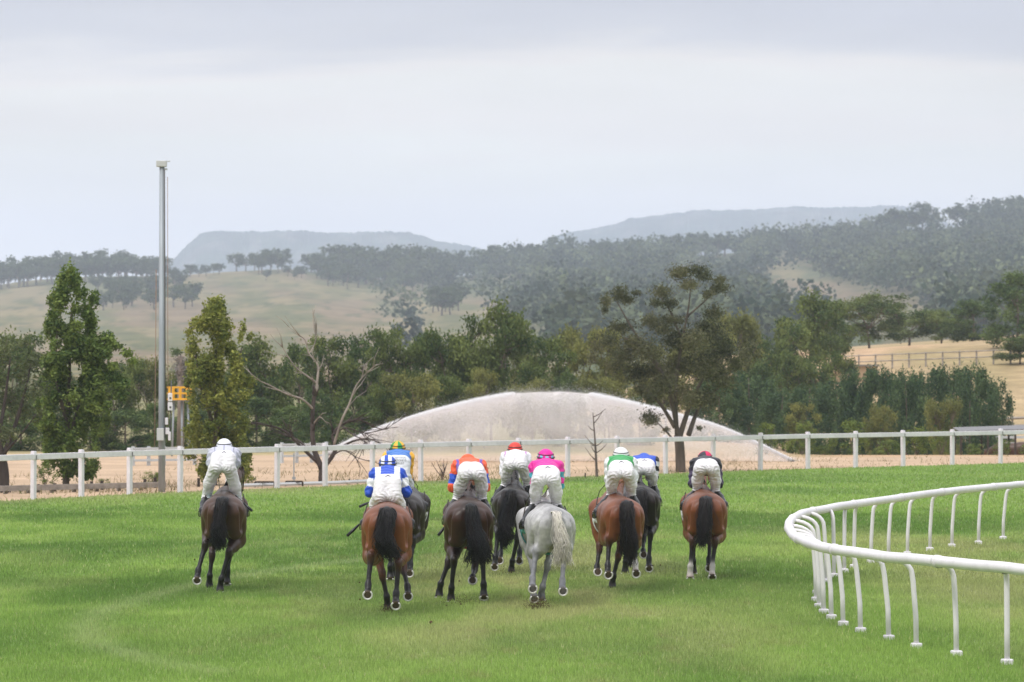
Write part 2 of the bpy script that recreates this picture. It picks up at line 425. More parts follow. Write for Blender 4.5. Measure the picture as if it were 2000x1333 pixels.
# dry weeds and straw on the sand behind the fence
nw = 26000
wx_ = rng.uniform(-26, 26, nw); wy_ = fence_y(wx_) + .35 + rng.random(nw) ** 1.6 * 26
pk = fbm(wx_ * .45, wy_ * .22, 71, 3); left_ = 1 - sstep(-4, 8, wx_)
kp = (rng.random(nw) < sstep(.50, .66, pk) * (.35 + .65 * left_) + .06) & (wy_ < 148)
wx_, wy_ = wx_[kp], wy_[kp]; nw = len(wx_)
hh = (.05 + .20 * rng.random(nw) ** 2.2); th = rng.random(nw) * 6.283; lean = hh[:, None] * .6 * rng.normal(size=(nw, 2)); ww = .006 + .006 * rng.random(nw)
z0 = np.zeros(nw)
A = np.stack([wx_ - ww * np.cos(th), wy_ - ww * np.sin(th), z0], 1); B_ = np.stack([wx_ + ww * np.cos(th), wy_ + ww * np.sin(th), z0], 1); T_ = np.stack([wx_ + lean[:, 0], wy_ + lean[:, 1], hh], 1)
wc = mixc(S(150, 132, 96), S(98, 108, 66), rng.random(nw) ** 1.5) * (.7 + .5 * rng.random(nw))[:, None]
tag(link('weeds', mesh_np('weeds', np.stack([A, B_, T_], 1).reshape(-1, 3), np.arange(nw * 3).reshape(-1, 3), np.repeat(wc, 3, 0), smooth=False, mats=[M['blade']])), 'dry weeds and straw on the sand behind the fence', kind='stuff')

# ------------------------------------------------------------------ hills
CREST = [(-500, 560), (0, 556), (60, 548), (150, 541), (250, 540), (330, 540), (450, 531), (560, 526), (620, 532), (700, 545), (800, 548), (900, 540),
         (1000, 527), (1100, 518), (1200, 512), (1320, 503), (1400, 497), (1500, 490), (1600, 482), (1700, 466), (1800, 450), (1900, 441), (2000, 436), (2500, 420)]
cpx = np.array([c[0] for c in CREST], float); cpy = np.array([c[1] for c in CREST], float)
def hill_pt(px, t):
    px = np.asarray(px, float); t = np.asarray(t, float)
    d = 440 + t * 1460
    tt = np.minimum(t, 1.0)
    py = 736 + (np.interp(px, cpx, cpy) - 736) * tt ** 0.9
    py = py + (fbm(px * 0.008, t * 5, 12, 4) - 0.5) * 14 * np.sin(np.pi * np.clip(tt, 0, 1))
    z = HC + (HOR - py) * d / FPX - np.maximum(t - 1, 0) * 170
    x = (px - PCX) * d / FPX
    return x, d, z
hp = np.concatenate([np.arange(-3200, -500, 60.0), np.arange(-500, 2501, 10.0), np.arange(2520, 5300, 60.0)]); ht = np.concatenate([[-0.01], np.linspace(0, 1, 90), [1.05, 1.15, 1.3]])
HP, HT = np.meshgrid(hp, ht, indexing='ij')
HX, HY, HZ = hill_pt(HP, np.maximum(HT, 0))
HZ = np.where(HT < 0, -3.0, HZ)
_, HPY = pix(HX, HY, HZ)
def clearing(px, py):
    """1 where the far slope is open grass"""
    yl = np.interp(px, [560, 600, 700, 800, 850, 900, 1000, 1060, 1100, 1150], [500, 545, 552, 562, 574, 584, 604, 640, 690, 760]) + (fbm(np.asarray(px) * .02, np.asarray(py) * .02, 8, 3) - .5) * 34
    left = np.where(np.asarray(px) < 590, 1.0, sstep(-8, 10, py - yl)) * (1 - sstep(1090, 1140, px))
    band = np.exp(-((py - (520 + (px - 1540) * 0.20 + 26 + 18 * sstep(1500, 1750, px))) / (26 + 6 * sstep(1600, 1500, px))) ** 4) * sstep(1440, 1530, px) * (1 - sstep(1840, 1900, px))
    top = np.exp(-((py - 497) / 9.0) ** 2) * sstep(1300, 1330, px) * (1 - sstep(1400, 1430, px))
    mid = np.exp(-((py - 598) / 20.0) ** 2) * sstep(880, 920, px) * (1 - sstep(1060, 1110, px))
    return np.clip(np.maximum.reduce([left, band, top, mid]), 0, 1)
h1 = fbm(HP * 0.02, HPY * 0.09, 2, 4); h2 = fbm(HP * 0.006, HPY * 0.03, 6, 3)
hc = mixc(S(128, 116, 86), S(98, 98, 66), sstep(0.35, 0.65, h1)); hc = mixc(hc, S(128, 108, 90), sstep(0.5, 0.7, h2) * 0.6)
hc = mixc(hc, S(76, 84, 56), sstep(.6, .75, fbm(HP * .05, HPY * .22, 15, 3)) * .7)
hc = mixc(mixc(S(78, 86, 58), S(104, 100, 74), sstep(.45, .62, fbm(HP * .012, HPY * .03, 40, 3))), hc, clearing(HP, HPY))
tag(link('hills', mesh_np('hills', np.stack([HX, HY, HZ], -1).reshape(-1, 3), grid_faces(len(hp), len(ht)), hc.reshape(-1, 3), mats=[M['hill']])),
    'long grassy and wooded hillside behind the racecourse', kind='structure')

def mountain(name, D, outline, base_py, lab, seed):
    ox = np.array([p[0] for p in outline], float); oy = np.array([p[1] for p in outline], float)
    px = np.arange(ox[0], ox[-1] + 1, 2.0)
    top = np.interp(px, ox, oy) - 5.5 * (fbm(px * 0.06, px * 0 + 0.5, seed, 4) - 0.35) - 3.0 * (vnoise(px * 0.28, px * 0, seed + 5) - 0.3)
    t = np.linspace(0, 1, 60)
    P, T = np.meshgrid(px, t, indexing='ij')
    d = D + T * D * 0.22
    py = base_py + (np.repeat(top[:, None], 60, 1) - base_py) * (1 - (1 - np.minimum(T / 0.8, 1)) ** 1.6)
    z = HC + (HOR - py) * d / FPX + (fbm(P * 0.03, T * 14, seed + 3, 4) - 0.5) * 16 * np.sin(np.pi * np.clip(T / 0.8, 0, 1)) - np.maximum(T - 0.8, 0) * 240
    x = (P - PCX) * d / FPX
    c = mixc(S(58, 72, 58), S(84, 88, 78), sstep(0.45, 0.7, fbm(P * 0.03, T * 9, seed + 9, 4)))
    tag(link(name, mesh_np(name, np.stack([x, d, z], -1).reshape(-1, 3), grid_faces(len(px), 60), c.reshape(-1, 3), mats=[M['mount']])), lab, kind='structure')
mountain('mountain', 4000, [(270, 590), (325, 530), (345, 502), (365, 480), (390, 458), (430, 452), (500, 454), (600, 452), (640, 457), (700, 455), (790, 454), (830, 462), (860, 474), (900, 478), (950, 491), (1000, 505), (1060, 530), (1120, 570)], 640,
         'hazy blue flat topped mountain on the left', 31)
mountain('mountain', 4300, [(960, 560), (1020, 512), (1045, 492), (1070, 468), (1110, 455), (1190, 443), (1230, 428), (1300, 421), (1370, 411), (1450, 412), (1540, 406), (1650, 406), (1750, 403), (1780, 405), (1812, 416), (1850, 436), (1920, 470), (2000, 500)], 640,
         'hazy blue long mountain on the right', 57)

# ------------------------------------------------------------------ outer fence
fen = thing('white_fence', 'long white post and rail fence along the far edge of the turf', 'fence', (FB[0].x, FB[0].y, 0))
o0 = Vector((FB[0].x, FB[0].y, 0))
rl = MB()
for i, p in enumerate(FB):
    nx_ = FB[min(i + 1, len(FB) - 1)] - FB[max(i - 1, 0)]
    ang = math.atan2(nx_.y, nx_.x)
    q = p - o0
    b = MB()
    lean = [0, 0.01, -0.012, 0.006, 0.045, 0.0][i % 6] if i == 5 else (hash(i * 7) % 5 - 2) * 0.004
    nrm = Vector((math.sin(ang), -math.cos(ang), 0))
    c0 = Vector((0, 0, 0))
    pts = [(0, 0, -0.15), (lean * 0.5, 0, 0.5), (lean, 0, 1.09)]
    b.box((0, 0, 0.475), (0.115, 0.10, 1.25), ang, 0.008)
    b.box((0, 0, 1.105), (0.10, 0.085, 0.02), ang, 0.006)
    me = b.mesh('post', M['white'])
    for v in me.vertices: v.co.x += lean * max(v.co.z, 0)
    po = link('post', me, fen, q)
    d = MB(); d.box(Vector((lean, 0, 0.965)) + nrm * 0.081, (0.022, 0.008, 0.11), ang); d.tube([Vector((lean, 0, 0.93)) + nrm * 0.078 + Vector((0.03, 0, 0)), Vector((lean, 0, 0.93)) + nrm * 0.088 + Vector((0.03, 0, 0))], 0.012, 6)
    link('bracket', d.mesh('bracket', M['darkmetal']), po)
    if i < len(FB) - 1:
        a_ = q; b_ = FB[i + 1] - o0; mid = (a_ + b_) / 2; ln = (b_ - a_).length; an = math.atan2((b_ - a_).y, (b_ - a_).x)
        n2 = Vector((math.sin(an), -math.cos(an), 0))
        rb = MB(); rb.box((0, 0, 0), (ln - 0.006, 0.036, 0.135), an, 0.012)
        ro = link('rail', rb.mesh('rail', M['white']), fen, mid + n2 * 0.056 + Vector((0, 0, 0.985)))

# ------------------------------------------------------------------ curved running rail
RZ = 0.99
RP = [gnd(*p, RZ) for p in [(2260, 1139), (2120, 1125), (2000, 1112.5), (1900, 1104), (1766, 1092.5), (1690, 1083), (1630, 1074), (1585, 1063), (1560, 1052), (1546, 1040), (1541, 1028), (1544, 1018), (1556, 1009), (1582, 1000), (1640, 989.5), (1700, 980), (1800, 966), (1900, 955), (1960, 949.5), (2000, 946), (2120, 936), (2260, 926)]]
def catmull(P, n):
    P = [Vector(p) for p in P]; o = []
    for i in range(len(P) - 1):
        p0, p1, p2, p3 = P[max(i - 1, 0)], P[i], P[i + 1], P[min(i + 2, len(P) - 1)]
        for k in range(n):
            t = k / n
            o.append(0.5 * ((2 * p1) + (p2 - p0) * t + (2 * p0 - 5 * p1 + 4 * p2 - p3) * t * t + (3 * p1 - p0 - 3 * p2 + p3) * t ** 3))
    return o + [P[-1]]
RC = catmull(RP, 8)
rr = thing('running_rail', 'curved white plastic running rail on gooseneck posts in the right foreground', 'rail', (RP[10].x, RP[10].y, 0))
ro0 = Vector((RP[10].x, RP[10].y, 0))
arr = np.array([v[:] for v in RC])
wob_ = (fbm(np.arange(len(arr)) * 0.13, 0 * np.arange(len(arr)), 5, 2) - 0.5) * 0.03
b = MB(); b.tube(arr - np.array(ro0) + np.stack([0 * wob_, 0 * wob_, wob_], 1), 0.059, 16, flat=1.0)
link('rail', b.mesh('rail', M['rail'], True), rr)
# joints between the rail lengths
seglen = np.concatenate([[0], np.cumsum(np.linalg.norm(np.diff(arr, axis=0), axis=1))])
for s_ in np.arange(1.2, seglen[-1], 3.1):
    i = int(np.searchsorted(seglen, s_)); i = min(max(i, 1), len(arr) - 2)
    c = Vector(arr[i]) - ro0; dr = Vector(arr[i + 1]) - Vector(arr[i - 1]); dr.normalize()
    j = MB(); j.tube([c - dr * 0.035 + Vector((0, 0, wob_[i])), c + dr * 0.035 + Vector((0, 0, wob_[i]))], 0.0675, 16)
    link('rail_joint', j.mesh('rail_joint', M['rail'], True), rr)
PB = [(2170, 1342), (2068, 1320), (1967, 1300), (1868, 1283), (1790, 1268), (1736, 1252), (1681, 1237), (1647, 1224), (1624, 1211), (1609, 1200), (1600, 1189), (1594, 1176), (1596, 1162), (1603, 1150), (1614, 1140),
      (1629, 1129), (1649, 1119.5), (1668, 1111), (1701, 1101), (1735, 1093), (1772, 1085.5), (1816, 1077), (1859, 1070), (1911, 1064), (1959, 1055), (2012, 1049), (2070, 1043)]
for i, p in enumerate(PB):
    q = gnd(*p)
    dd = np.linalg.norm(arr[:, :2] - np.array(q[:2]), axis=1); k = int(dd.argmin()); a_ = Vector(arr[k]); a_.z = RZ
    h = Vector((a_.x - q.x, a_.y - q.y, 0)); hl = h.length
    if hl > 0.42: h = h * (0.42 / hl)
    base = Vector((a_.x - h.x, a_.y - h.y, 0)) if hl > 0.42 else Vector((q.x, q.y, 0))
    base = Vector((q.x, q.y, 0))
    h = Vector((a_.x - q.x, a_.y - q.y, 0))
    pts = [Vector((0, 0, -0.1)), h * 0.02 + Vector((0, 0, 0.35)), h * 0.10 + Vector((0, 0, 0.72))]
    for tt in np.linspace(0, 1, 7):
        an = tt * math.pi / 2
        pts.append(h * (0.13 + 0.80 * (1 - math.cos(an))) + Vector((0, 0, 0.80 + 0.175 * math.sin(an))))
    b = MB(); b.tube([pp for pp in pts], 0.029, 10)
    po = link('post', b.mesh('post', M['rail'], True), rr, base - ro0)
    f = MB(); f.box((0, 0, 0.028), (0.105, 0.105, 0.075), 0.3, 0.014)
    link('foot', f.mesh('foot', M['rail']), po)
    d = MB(); d.box(h * 0.93 + Vector((0, 0, 0.945)), (0.05, 0.05, 0.035), math.atan2(h.y, h.x))
    link('clamp', d.mesh('clamp', M['darkmetal']), po)
# ------------------------------------------------------------------ trees
def rand_unit(r, n):
    v = r.normal(size=(n, 3)); return v / np.linalg.norm(v, axis=1)[:, None]
def leaf_quads(C, size, r, col, up=0.25, aspect=0.55, droop=0.0):
    """one small pointed leaf spray (a quad) per centre"""
    n = len(C)
    a = rand_unit(r, n); a[:, 2] = a[:, 2] * (1 - up) - droop
    a /= np.linalg.norm(a, axis=1)[:, None]
    b = np.cross(a, rand_unit(r, n)); b /= np.linalg.norm(b, axis=1)[:, None] + 1e-9
    s = size * (0.6 + 0.8 * r.random(n))[:, None]
    V = np.stack([C - a * s * 0.5, C + b * s * aspect * 0.5, C + a * s * 0.5, C - b * s * aspect * 0.5], 1).reshape(-1, 3)
    F = np.arange(n * 4).reshape(-1, 4)
    return V, F, np.repeat(col, 4, 0)

def clump_cloud(r, clumps, per, hollow=0.35):
    """clumps: list of (centre, radii); leaf centres in the shells, with ragged edges"""
    P, K = [], []
    for k, (c, rad) in enumerate(clumps):
        n = max(6, int(per * (np.prod(rad) ** (2 / 3.0))))
        u = rand_unit(r, n) * (hollow + (1 - hollow) * r.random(n) ** 0.6)[:, None]
        u *= (0.62 + 0.85 * r.random(n) ** 2.2)[:, None]; u[:, 2] -= 0.25 * (r.random(n) ** 3)
        P.append(np.asarray(c) + u * np.asarray(rad)); K.append(np.full(n, k))
    return np.concatenate(P), np.concatenate(K)

def tree_proto(kind, seed):
    """unit tree: height 1, crown about 1 wide on each side of 0.5 -> (trunk mesh, crown mesh)"""
    r = np.random.default_rng(seed)
    mb = MB(); bark = S(112, 100, 88); clumps = []; size = 0.03; per = 5200; cA, cB = S(74, 92, 46), S(110, 122, 62); droop = 0.1; aspect = 0.55
    def limb(a, b, r0, r1, bend=0.05, col=bark, seg=6):
        a = np.asarray(a, float); b = np.asarray(b, float)
        m = (a + b) / 2 + r.normal(size=3) * bend * np.linalg.norm(b - a)
        t = np.linspace(0, 1, 7)[:, None]
        mb.tube((1 - t) ** 2 * a + 2 * t * (1 - t) * m + t * t * b, np.linspace(r0, r1, 7), seg, col=col)
    if kind in ('gum', 'olive'):
        fork = 0.28 + 0.1 * r.random()
        limb((0, 0, -0.02), (0.03 * r.normal(), 0, fork), 0.017, 0.013)
        nl = 5
        for i in range(nl):
            an = i * 6.283 / nl + r.random(); ht = 0.55 + 0.35 * r.random(); rad = 0.16 + 0.22 * r.random()
            tip = np.array([math.cos(an) * rad, math.sin(an) * rad, ht])
            limb((0, 0, fork), tip, 0.010, 0.004, 0.12)
            for j in range(6):
                c = tip + r.normal(size=3) * np.array([0.12, 0.12, 0.10]); c[2] = min(c[2], 0.93)
                s_ = 0.07 + 0.075 * r.random()
                clumps.append((c, (s_ * 1.25, s_ * 1.25, s_ * 0.8)))
                limb(tip * 0.7 + np.array([0, 0, fork]) * 0.3, c, 0.006, 0.003, 0.1, seg=4)
        for j in range(20):
            an = r.random() * 6.283; q = 0.12 + 0.26 * r.random()
            clumps.append(((math.cos(an) * q, math.sin(an) * q, 0.16 + 0.44 * r.random()), (0.12, 0.12, 0.085)))
        cA, cB = (S(58, 80, 44), S(122, 132, 70)) if kind == 'gum' else (S(76, 88, 50), S(144, 142, 78))
        size = 0.036; per = 15000
    elif kind == 'dense':
        limb((0, 0, -0.02), (0, 0, 0.8), 0.018, 0.006)
        for j in range(60):
            z = 0.05 + 0.87 * r.random(); w = 0.46 * math.sin(math.pi * min(1, (z + 0.12) / 1.05)) ** 0.7
            an = r.random() * 6.283; q = w * (0.35 + 0.65 * r.random() ** 0.5)
            s_ = 0.075 + 0.07 * r.random()
            clumps.append(((math.cos(an) * q, math.sin(an) * q, z), (s_, s_, s_ * 0.85)))
            if j % 3 == 0: limb((0, 0, max(0.1, z - 0.2)), clumps[-1][0], 0.008, 0.003, 0.1, seg=4)
        cA, cB = S(54, 76, 46), S(108, 124, 68); size = 0.036; per = 13500
    elif kind == 'she_oak':
        limb((0, 0, -0.02), (0, 0, 0.9), 0.024, 0.006)
        for j in range(80):
            z = 0.04 + 0.82 * r.random(); w = 0.52 * (1 - (max(0, z - 0.35) / 0.72) ** 2.4)
            an = r.random() * 6.283; q = w * (0.4 + 0.6 * r.random() ** 0.5)
            s_ = 0.075 + 0.05 * r.random()
            clumps.append(((math.cos(an) * q, math.sin(an) * q, z), (s_, s_, s_ * 1.25)))
        clumps.append(((0.1, 0, 0.90), (0.07, 0.07, 0.09))); clumps.append(((-0.14, 0, 0.86), (0.08, 0.08, 0.09)))
        cA, cB = S(46, 70, 48), S(100, 120, 76); size = 0.04; per = 15000; droop = -0.2; aspect = 0.42
    elif kind == 'shrub':
        for i in range(5):
            limb((0, 0, -0.02), (0.25 * r.normal(), 0.25 * r.normal(), 0.6 + 0.2 * r.random()), 0.014, 0.005, 0.15, seg=4)
        for j in range(24):
            z = 0.1 + 0.78 * r.random(); w = 0.42 * math.sqrt(max(0.05, 1 - ((z - 0.4) / 0.62) ** 2))
            an = r.random() * 6.283; q = w * r.random() ** 0.5
            s_ = 0.10 + 0.07 * r.random()
            clumps.append(((math.cos(an) * q, math.sin(an) * q, z), (s_, s_, s_)))
        cA, cB = S(70, 92, 44), S(128, 140, 66); size = 0.055; per = 3600
    elif kind == 'hill':
        limb((0, 0, -0.05), (0.03, 0, 0.5), 0.03, 0.02, seg=5)
        for j in range(17):
            z = 0.35 + 0.5 * r.random(); an = r.random() * 6.283; q = 0.36 * r.random() ** 0.5
            s_ = 0.13 + 0.08 * r.random()
            clumps.append(((math.cos(an) * q, math.sin(an) * q, z + 0.05), (s_, s_, s_ * 0.75)))
            if j % 2 == 0: limb((0, 0, 0.3), clumps[-1][0], 0.012, 0.006, 0.1, seg=4)
        cA, cB = S(54, 70, 46), S(84, 98, 58); size = 0.10; per = 1500
    P, K = clump_cloud(r, clumps, per)
    cl = r.random(len(clumps))
    c = mixc(cA, cB, np.clip(cl[K] * 0.75 + 0.35 * r.random(len(P)) - 0.05, 0, 1)) * (0.8 + 0.4 * r.random(len(P)))[:, None]
    V, F, C = leaf_quads(P, size, r, c, droop=droop, aspect=aspect)
    return mb.mesh('trunk', M['bark'], True), mesh_np('crown', V, F, C, smooth=False, mats=[M['leaf']])

PROTO = {}
def proto(kind, k):
    if (kind, k) not in PROTO: PROTO[(kind, k)] = tree_proto(kind, hash_s(kind) + k * 13)
    return PROTO[(kind, k)]
def hash_s(s): return sum(ord(c) * (i + 3) for i, c in enumerate(s))
NV = {'gum': 4, 'olive': 3, 'dense': 4, 'she_oak': 4, 'shrub': 3, 'hill': 5}
cnt = {}
def plant(name, kind, loc, h, w, label, cat='tree', group=None):
    k = cnt.get(kind, 0); cnt[kind] = k + 1
    tm, cm = proto(kind, k % NV[kind])
    o = thing(name, label, cat, loc, (k * 2.399) % 6.283, group)
    o.scale = (w, w, h)
    link('trunk', tm, o); link('crown', cm, o)
    return o
def plant_px(name, kind, px, top, w, d, label, cat='tree', group=None):
    x = (px - PCX) * d / FPX
    z0 = float(ground_z(x, d)) - 0.03
    z1 = at(px, top, d).z
    return plant(name, kind, (x, d, z0), (z1 - z0) / 0.97, w * d / FPX * 1.0, label, cat, group)

G1 = 'gum trees in the row behind the sand track'
ROW = [  # px, top, width px, distance, kind, label
    (520, 660, 135, 160, 'gum', 'olive green gum tree just right of the second poplar'),
    (582, 668, 110, 166, 'dense', 'dark rounded tree directly behind the left limbs of the dead tree'),
    (648, 664, 140, 162, 'gum', 'broad green gum tree directly behind the top of the dead tree'),
    (708, 658, 130, 168, 'dense', 'dense green tree behind the right bare limb of the dead tree'),
    (768, 644, 120, 163, 'gum', 'green gum tree above the left end of the water jet'),
    (830, 648, 115, 168, 'dense', 'rounded green tree standing left of the two tall gums by the spray'),
    (888, 622, 125, 163, 'gum', 'tall green gum left of the tallest gum above the water spray'),
    (960, 592, 165, 162, 'gum', 'tallest green gum tree above the water spray'),
    (1012, 645, 95, 170, 'olive', 'small olive gum tucked right of the tallest gum above the spray'),
    (1066, 664, 140, 166, 'gum', 'spreading gum tree with sky gaps above the crest of the spray'),
    (1132, 650, 125, 170, 'olive', 'olive gum tree left of the brown leaved tree crown'),
    (1190, 650, 110, 172, 'olive', 'olive gum tree half hidden behind the left of the brown leaved crown'),
    (20, 655, 150, 158, 'gum', 'dark gum tree at the left edge behind the first poplar'),
    (112, 700, 120, 165, 'dense', 'dark tree hidden behind the first poplar'),
    (222, 688, 130, 164, 'gum', 'dark gum tree between the first poplar and the light pole'),
    (290, 704, 110, 168, 'olive', 'olive tree directly behind the tall grey light pole'),
    (352, 716, 90, 170, 'dense', 'dark tree behind the yellow lift platform'),
    (410, 690, 120, 166, 'gum', 'dark gum tree hidden behind the second poplar'),
    (470, 690, 100, 160, 'dense', 'dark tree against the right side of the second poplar'),
]
for px, top, w, d, k, lab in ROW: plant_px('gum_tree', k, px, top, w, d, lab, 'tree', G1)
LOW = [
    (500, 775, 150, 151, 'dense', 'low dark bush right of the second poplar below the bare branch'),
    (570, 795, 130, 150, 'dense', 'low dark bush behind the lower left limb of the dead tree'),
    (690, 770, 120, 152, 'dense', 'dark bush behind the forked base of the dead tree'),
    (620, 760, 110, 156, 'dense', 'dark bush behind the trunk fork of the dead tree'),
    (245, 800, 150, 150, 'dense', 'low dark bush right of the first poplar'),
    (300, 790, 120, 153, 'dense', 'low dark bush behind the base of the light pole'),
    (180, 820, 120, 150, 'dense', 'low bush behind the right skirt of the first poplar'),
    (40, 790, 150, 150, 'dense', 'low dark bush at the far left behind the leaning trunk'),
    (380, 800, 130, 150, 'dense', 'low dark bush behind the second poplar'),
    (440, 815, 120, 150, 'dense', 'low dark bush behind the rider in white at left'),
    (802, 736, 110, 152, 'olive', 'yellow green bush just above the left water jet'),
    (745, 760, 90, 153, 'gum', 'grey green bush left of the yellow bush above the water jet'),
    (880, 735, 100, 156, 'gum', 'mid green bush right of the yellow bush above the water jet'),
    (945, 724, 90, 154, 'olive', 'pale olive bush over the tip of the left water jet'),
    (1040, 745, 110, 160, 'olive', 'small olive bush over the middle of the spray'),
    (1110, 725, 100, 158, 'dense', 'green bush over the right half of the spray'),
    (1180, 745, 110, 156, 'olive', 'brownish green bush over the right water jet'),
    (1250, 760, 100, 160, 'dense', 'dark bush behind the trunk of the brown leaved tree'),
]
for px, top, w, d, k, lab in LOW: plant_px('bush', k, px, top, w, d, lab, 'bush', 'bushes at the foot of the gum row')
RGT = [
    (1300, 680, 130, 190, 'olive', 'green tree seen through the brown leaved crown'),
    (1380, 650, 130, 195, 'olive', 'olive tree at the right rim of the brown leaved crown'),
    (1445, 622, 120, 198, 'olive', 'yellowish olive gum right of the brown leaved tree'),
    (1510, 640, 130, 205, 'gum', 'olive gum between the brown leaved tree and the knoll'),
    (1578, 572, 150, 215, 'gum', 'tall gum with open layered crown left of the knoll'),
    (1632, 622, 110, 222, 'gum', 'shorter gum where the pale knoll begins'),
    (1698, 576, 160, 268, 'gum', 'wide dark gum on the left end of the pale knoll'),
    (1775, 598, 150, 275, 'gum', 'dark gum second from the left on the pale knoll'),
    (1838, 606, 120, 282, 'gum', 'rounded gum in the middle of the knoll top'),
    (1898, 585, 140, 272, 'dense', 'grey green gum on the right part of the knoll top'),
    (1985, 534, 165, 248, 'dense', 'tallest dark green tree at the right edge on the knoll'),
    (2060, 560, 160, 262, 'dense', 'dark green tree cut by the right edge of the view'),
    (1992, 655, 125, 232, 'gum', 'lower dark tree with bare limbs at the right edge of the knoll'),
    (1478, 705, 130, 186, 'dense', 'dark tree behind the left end of the dark hedge trees'),
    (1540, 690, 110, 196, 'gum', 'mid green tree above the left of the dark hedge trees'),
    (1595, 690, 110, 200, 'gum', 'mid green tree beside the small shed'),
]
for px, top, w, d, k, lab in RGT: plant_px('gum_tree', k, px, top, w, d, lab, 'tree', 'trees on and beside the pale knoll')
SHE = [(1405, 738, 95), (1462, 730, 100), (1530, 758, 90), (1582, 748, 85), (1634, 738, 85), (1686, 716, 85), (1728, 712, 85), (1768, 728, 80), (1812, 718, 85), (1854, 712, 85), (1896, 708, 80), (1932, 734, 70)]
ORD = ['leftmost', 'second from left', 'third from left', 'fourth from left', 'fifth from left', 'sixth from left', 'seventh from left', 'eighth from left', 'ninth from left', 'tenth from left', 'second from right', 'rightmost']
for i, (px, top, w) in enumerate(SHE):
    plant_px('she_oak', 'she_oak', px, top, w * 1.3, 170 + (i * 5 % 7) * 1.6, f'{ORD[i]} of the dark blue green trees below the knoll', 'tree', 'dark row of trees below the knoll')
for px, top, w, lab in ((1562, 790, 72, 'olive bush standing before the left part of the dark row below the knoll'), (1715, 796, 64, 'olive bush standing before the middle of the dark row below the knoll'), (1842, 786, 76, 'olive bush standing before the right part of the dark row below the knoll')):
    plant_px('bush', 'olive', px, top, w, 163, lab, 'bush', 'olive bushes before the dark row')
SHR = [(1496, 822, 55, 'small green shrub behind the fence at the end of the right water jet'), (1566, 820, 75, 'yellow tipped round shrub right of the water nozzle'), (1612, 866, 45, 'small low shrub right of the yellow tipped shrub'),
       (1662, 818, 85, 'bright green domed shrub against the dark trees'), (1738, 858, 70, 'low dark shrub right of the bright domed shrub'), (1790, 826, 70, 'pointed bright green shrub before the dark trees'),
       (1838, 838, 50, 'small yellowish shrub left of the low grey roof'), (1906, 866, 50, 'low shrub left of the brown horse'), (1958, 854, 48, 'small conical shrub right of the brown horse'), (2010, 868, 50, 'low shrub at the right edge behind the fence')]
for px, top, w, lab in SHR:
    d = 143.5; x = (px - PCX) * d / FPX
    z1 = at(px, top, d).z
    plant('shrub', 'shrub', (x, d, -0.05), z1 + 0.06, w * d / FPX, lab, 'shrub', 'shrubs along the back of the sand track')
for px, top, w, lab in [(205, 935, 40, 'tiny shrub beneath the first poplar'), (300, 918, 55, 'small thin shrub left of the light pole'), (90, 905, 60, 'small scrubby bush left of the first poplar trunk'), (470, 905, 60, 'low scrub under the second poplar')]:
    d = 106.0 if px < 280 else 108.0; x = (px - PCX) * d / FPX
    plant('shrub', 'shrub', (x, d, -0.05), at(px, top, d).z + 0.06, w * d / FPX, lab, 'shrub', 'scrub between the fence and the sand track')

# --- bespoke nearer trees
def limb_path(pts, n=5): return np.array([v[:] for v in catmull(pts, n)])
def P3(px, py, d): return at(px, py, d)

def leafy(name, label, base_px, d, clumps_px, per, size, cA, cB, trunk, seed, droop=0.1, aspect=0.5, barkc=S(110, 98, 86), cat='tree', depth=1.0, hollow=0.25, reps=2):
    """a tree shaped after the photo: clumps (px, py, rx, ry) get real depth around the trunk's distance"""
    r = np.random.default_rng(seed); s = d / FPX
    o3 = gnd(*base_px) if base_px else None
    o3 = Vector((at(base_px[0], base_px[1], d).x, d, 0))
    root = thing(name, label, cat, o3)
    mb = MB()
    for pts, r0, r1 in trunk:
        P = limb_path([P3(a, b, d + (c if c else 0)) - o3 for a, b, c in pts])
        mb.tube(P, np.linspace(r0, r1, len(P)), 8, col=barkc)
    C = []
    for (px, py, rx, ry) in clumps_px:
        for rep in range(reps):
            dz = (r.random() - 0.5) * 2 * depth
            c = P3(px + r.normal() * rx * 0.25, py + r.normal() * ry * 0.25, d + dz) - o3
            C.append((c[:], (rx * s, rx * s * 1.1, ry * s)))
    Q, K = clump_cloud(r, C, per, hollow)
    cl = r.random(len(C))
    c = mixc(cA, cB, np.clip(cl[K] * 0.6 + 0.5 * r.random(len(Q)) - 0.05, 0, 1)) * (0.8 + 0.4 * r.random(len(Q)))[:, None]
    V, F, Cc = leaf_quads(Q, size, r, c, droop=droop, aspect=aspect)
    link('trunk', mb.mesh('trunk', M['bark'], True), root)
    link('crown', mesh_np('crown', V, F, Cc, smooth=False, mats=[M['leaf']]), root)
    return root

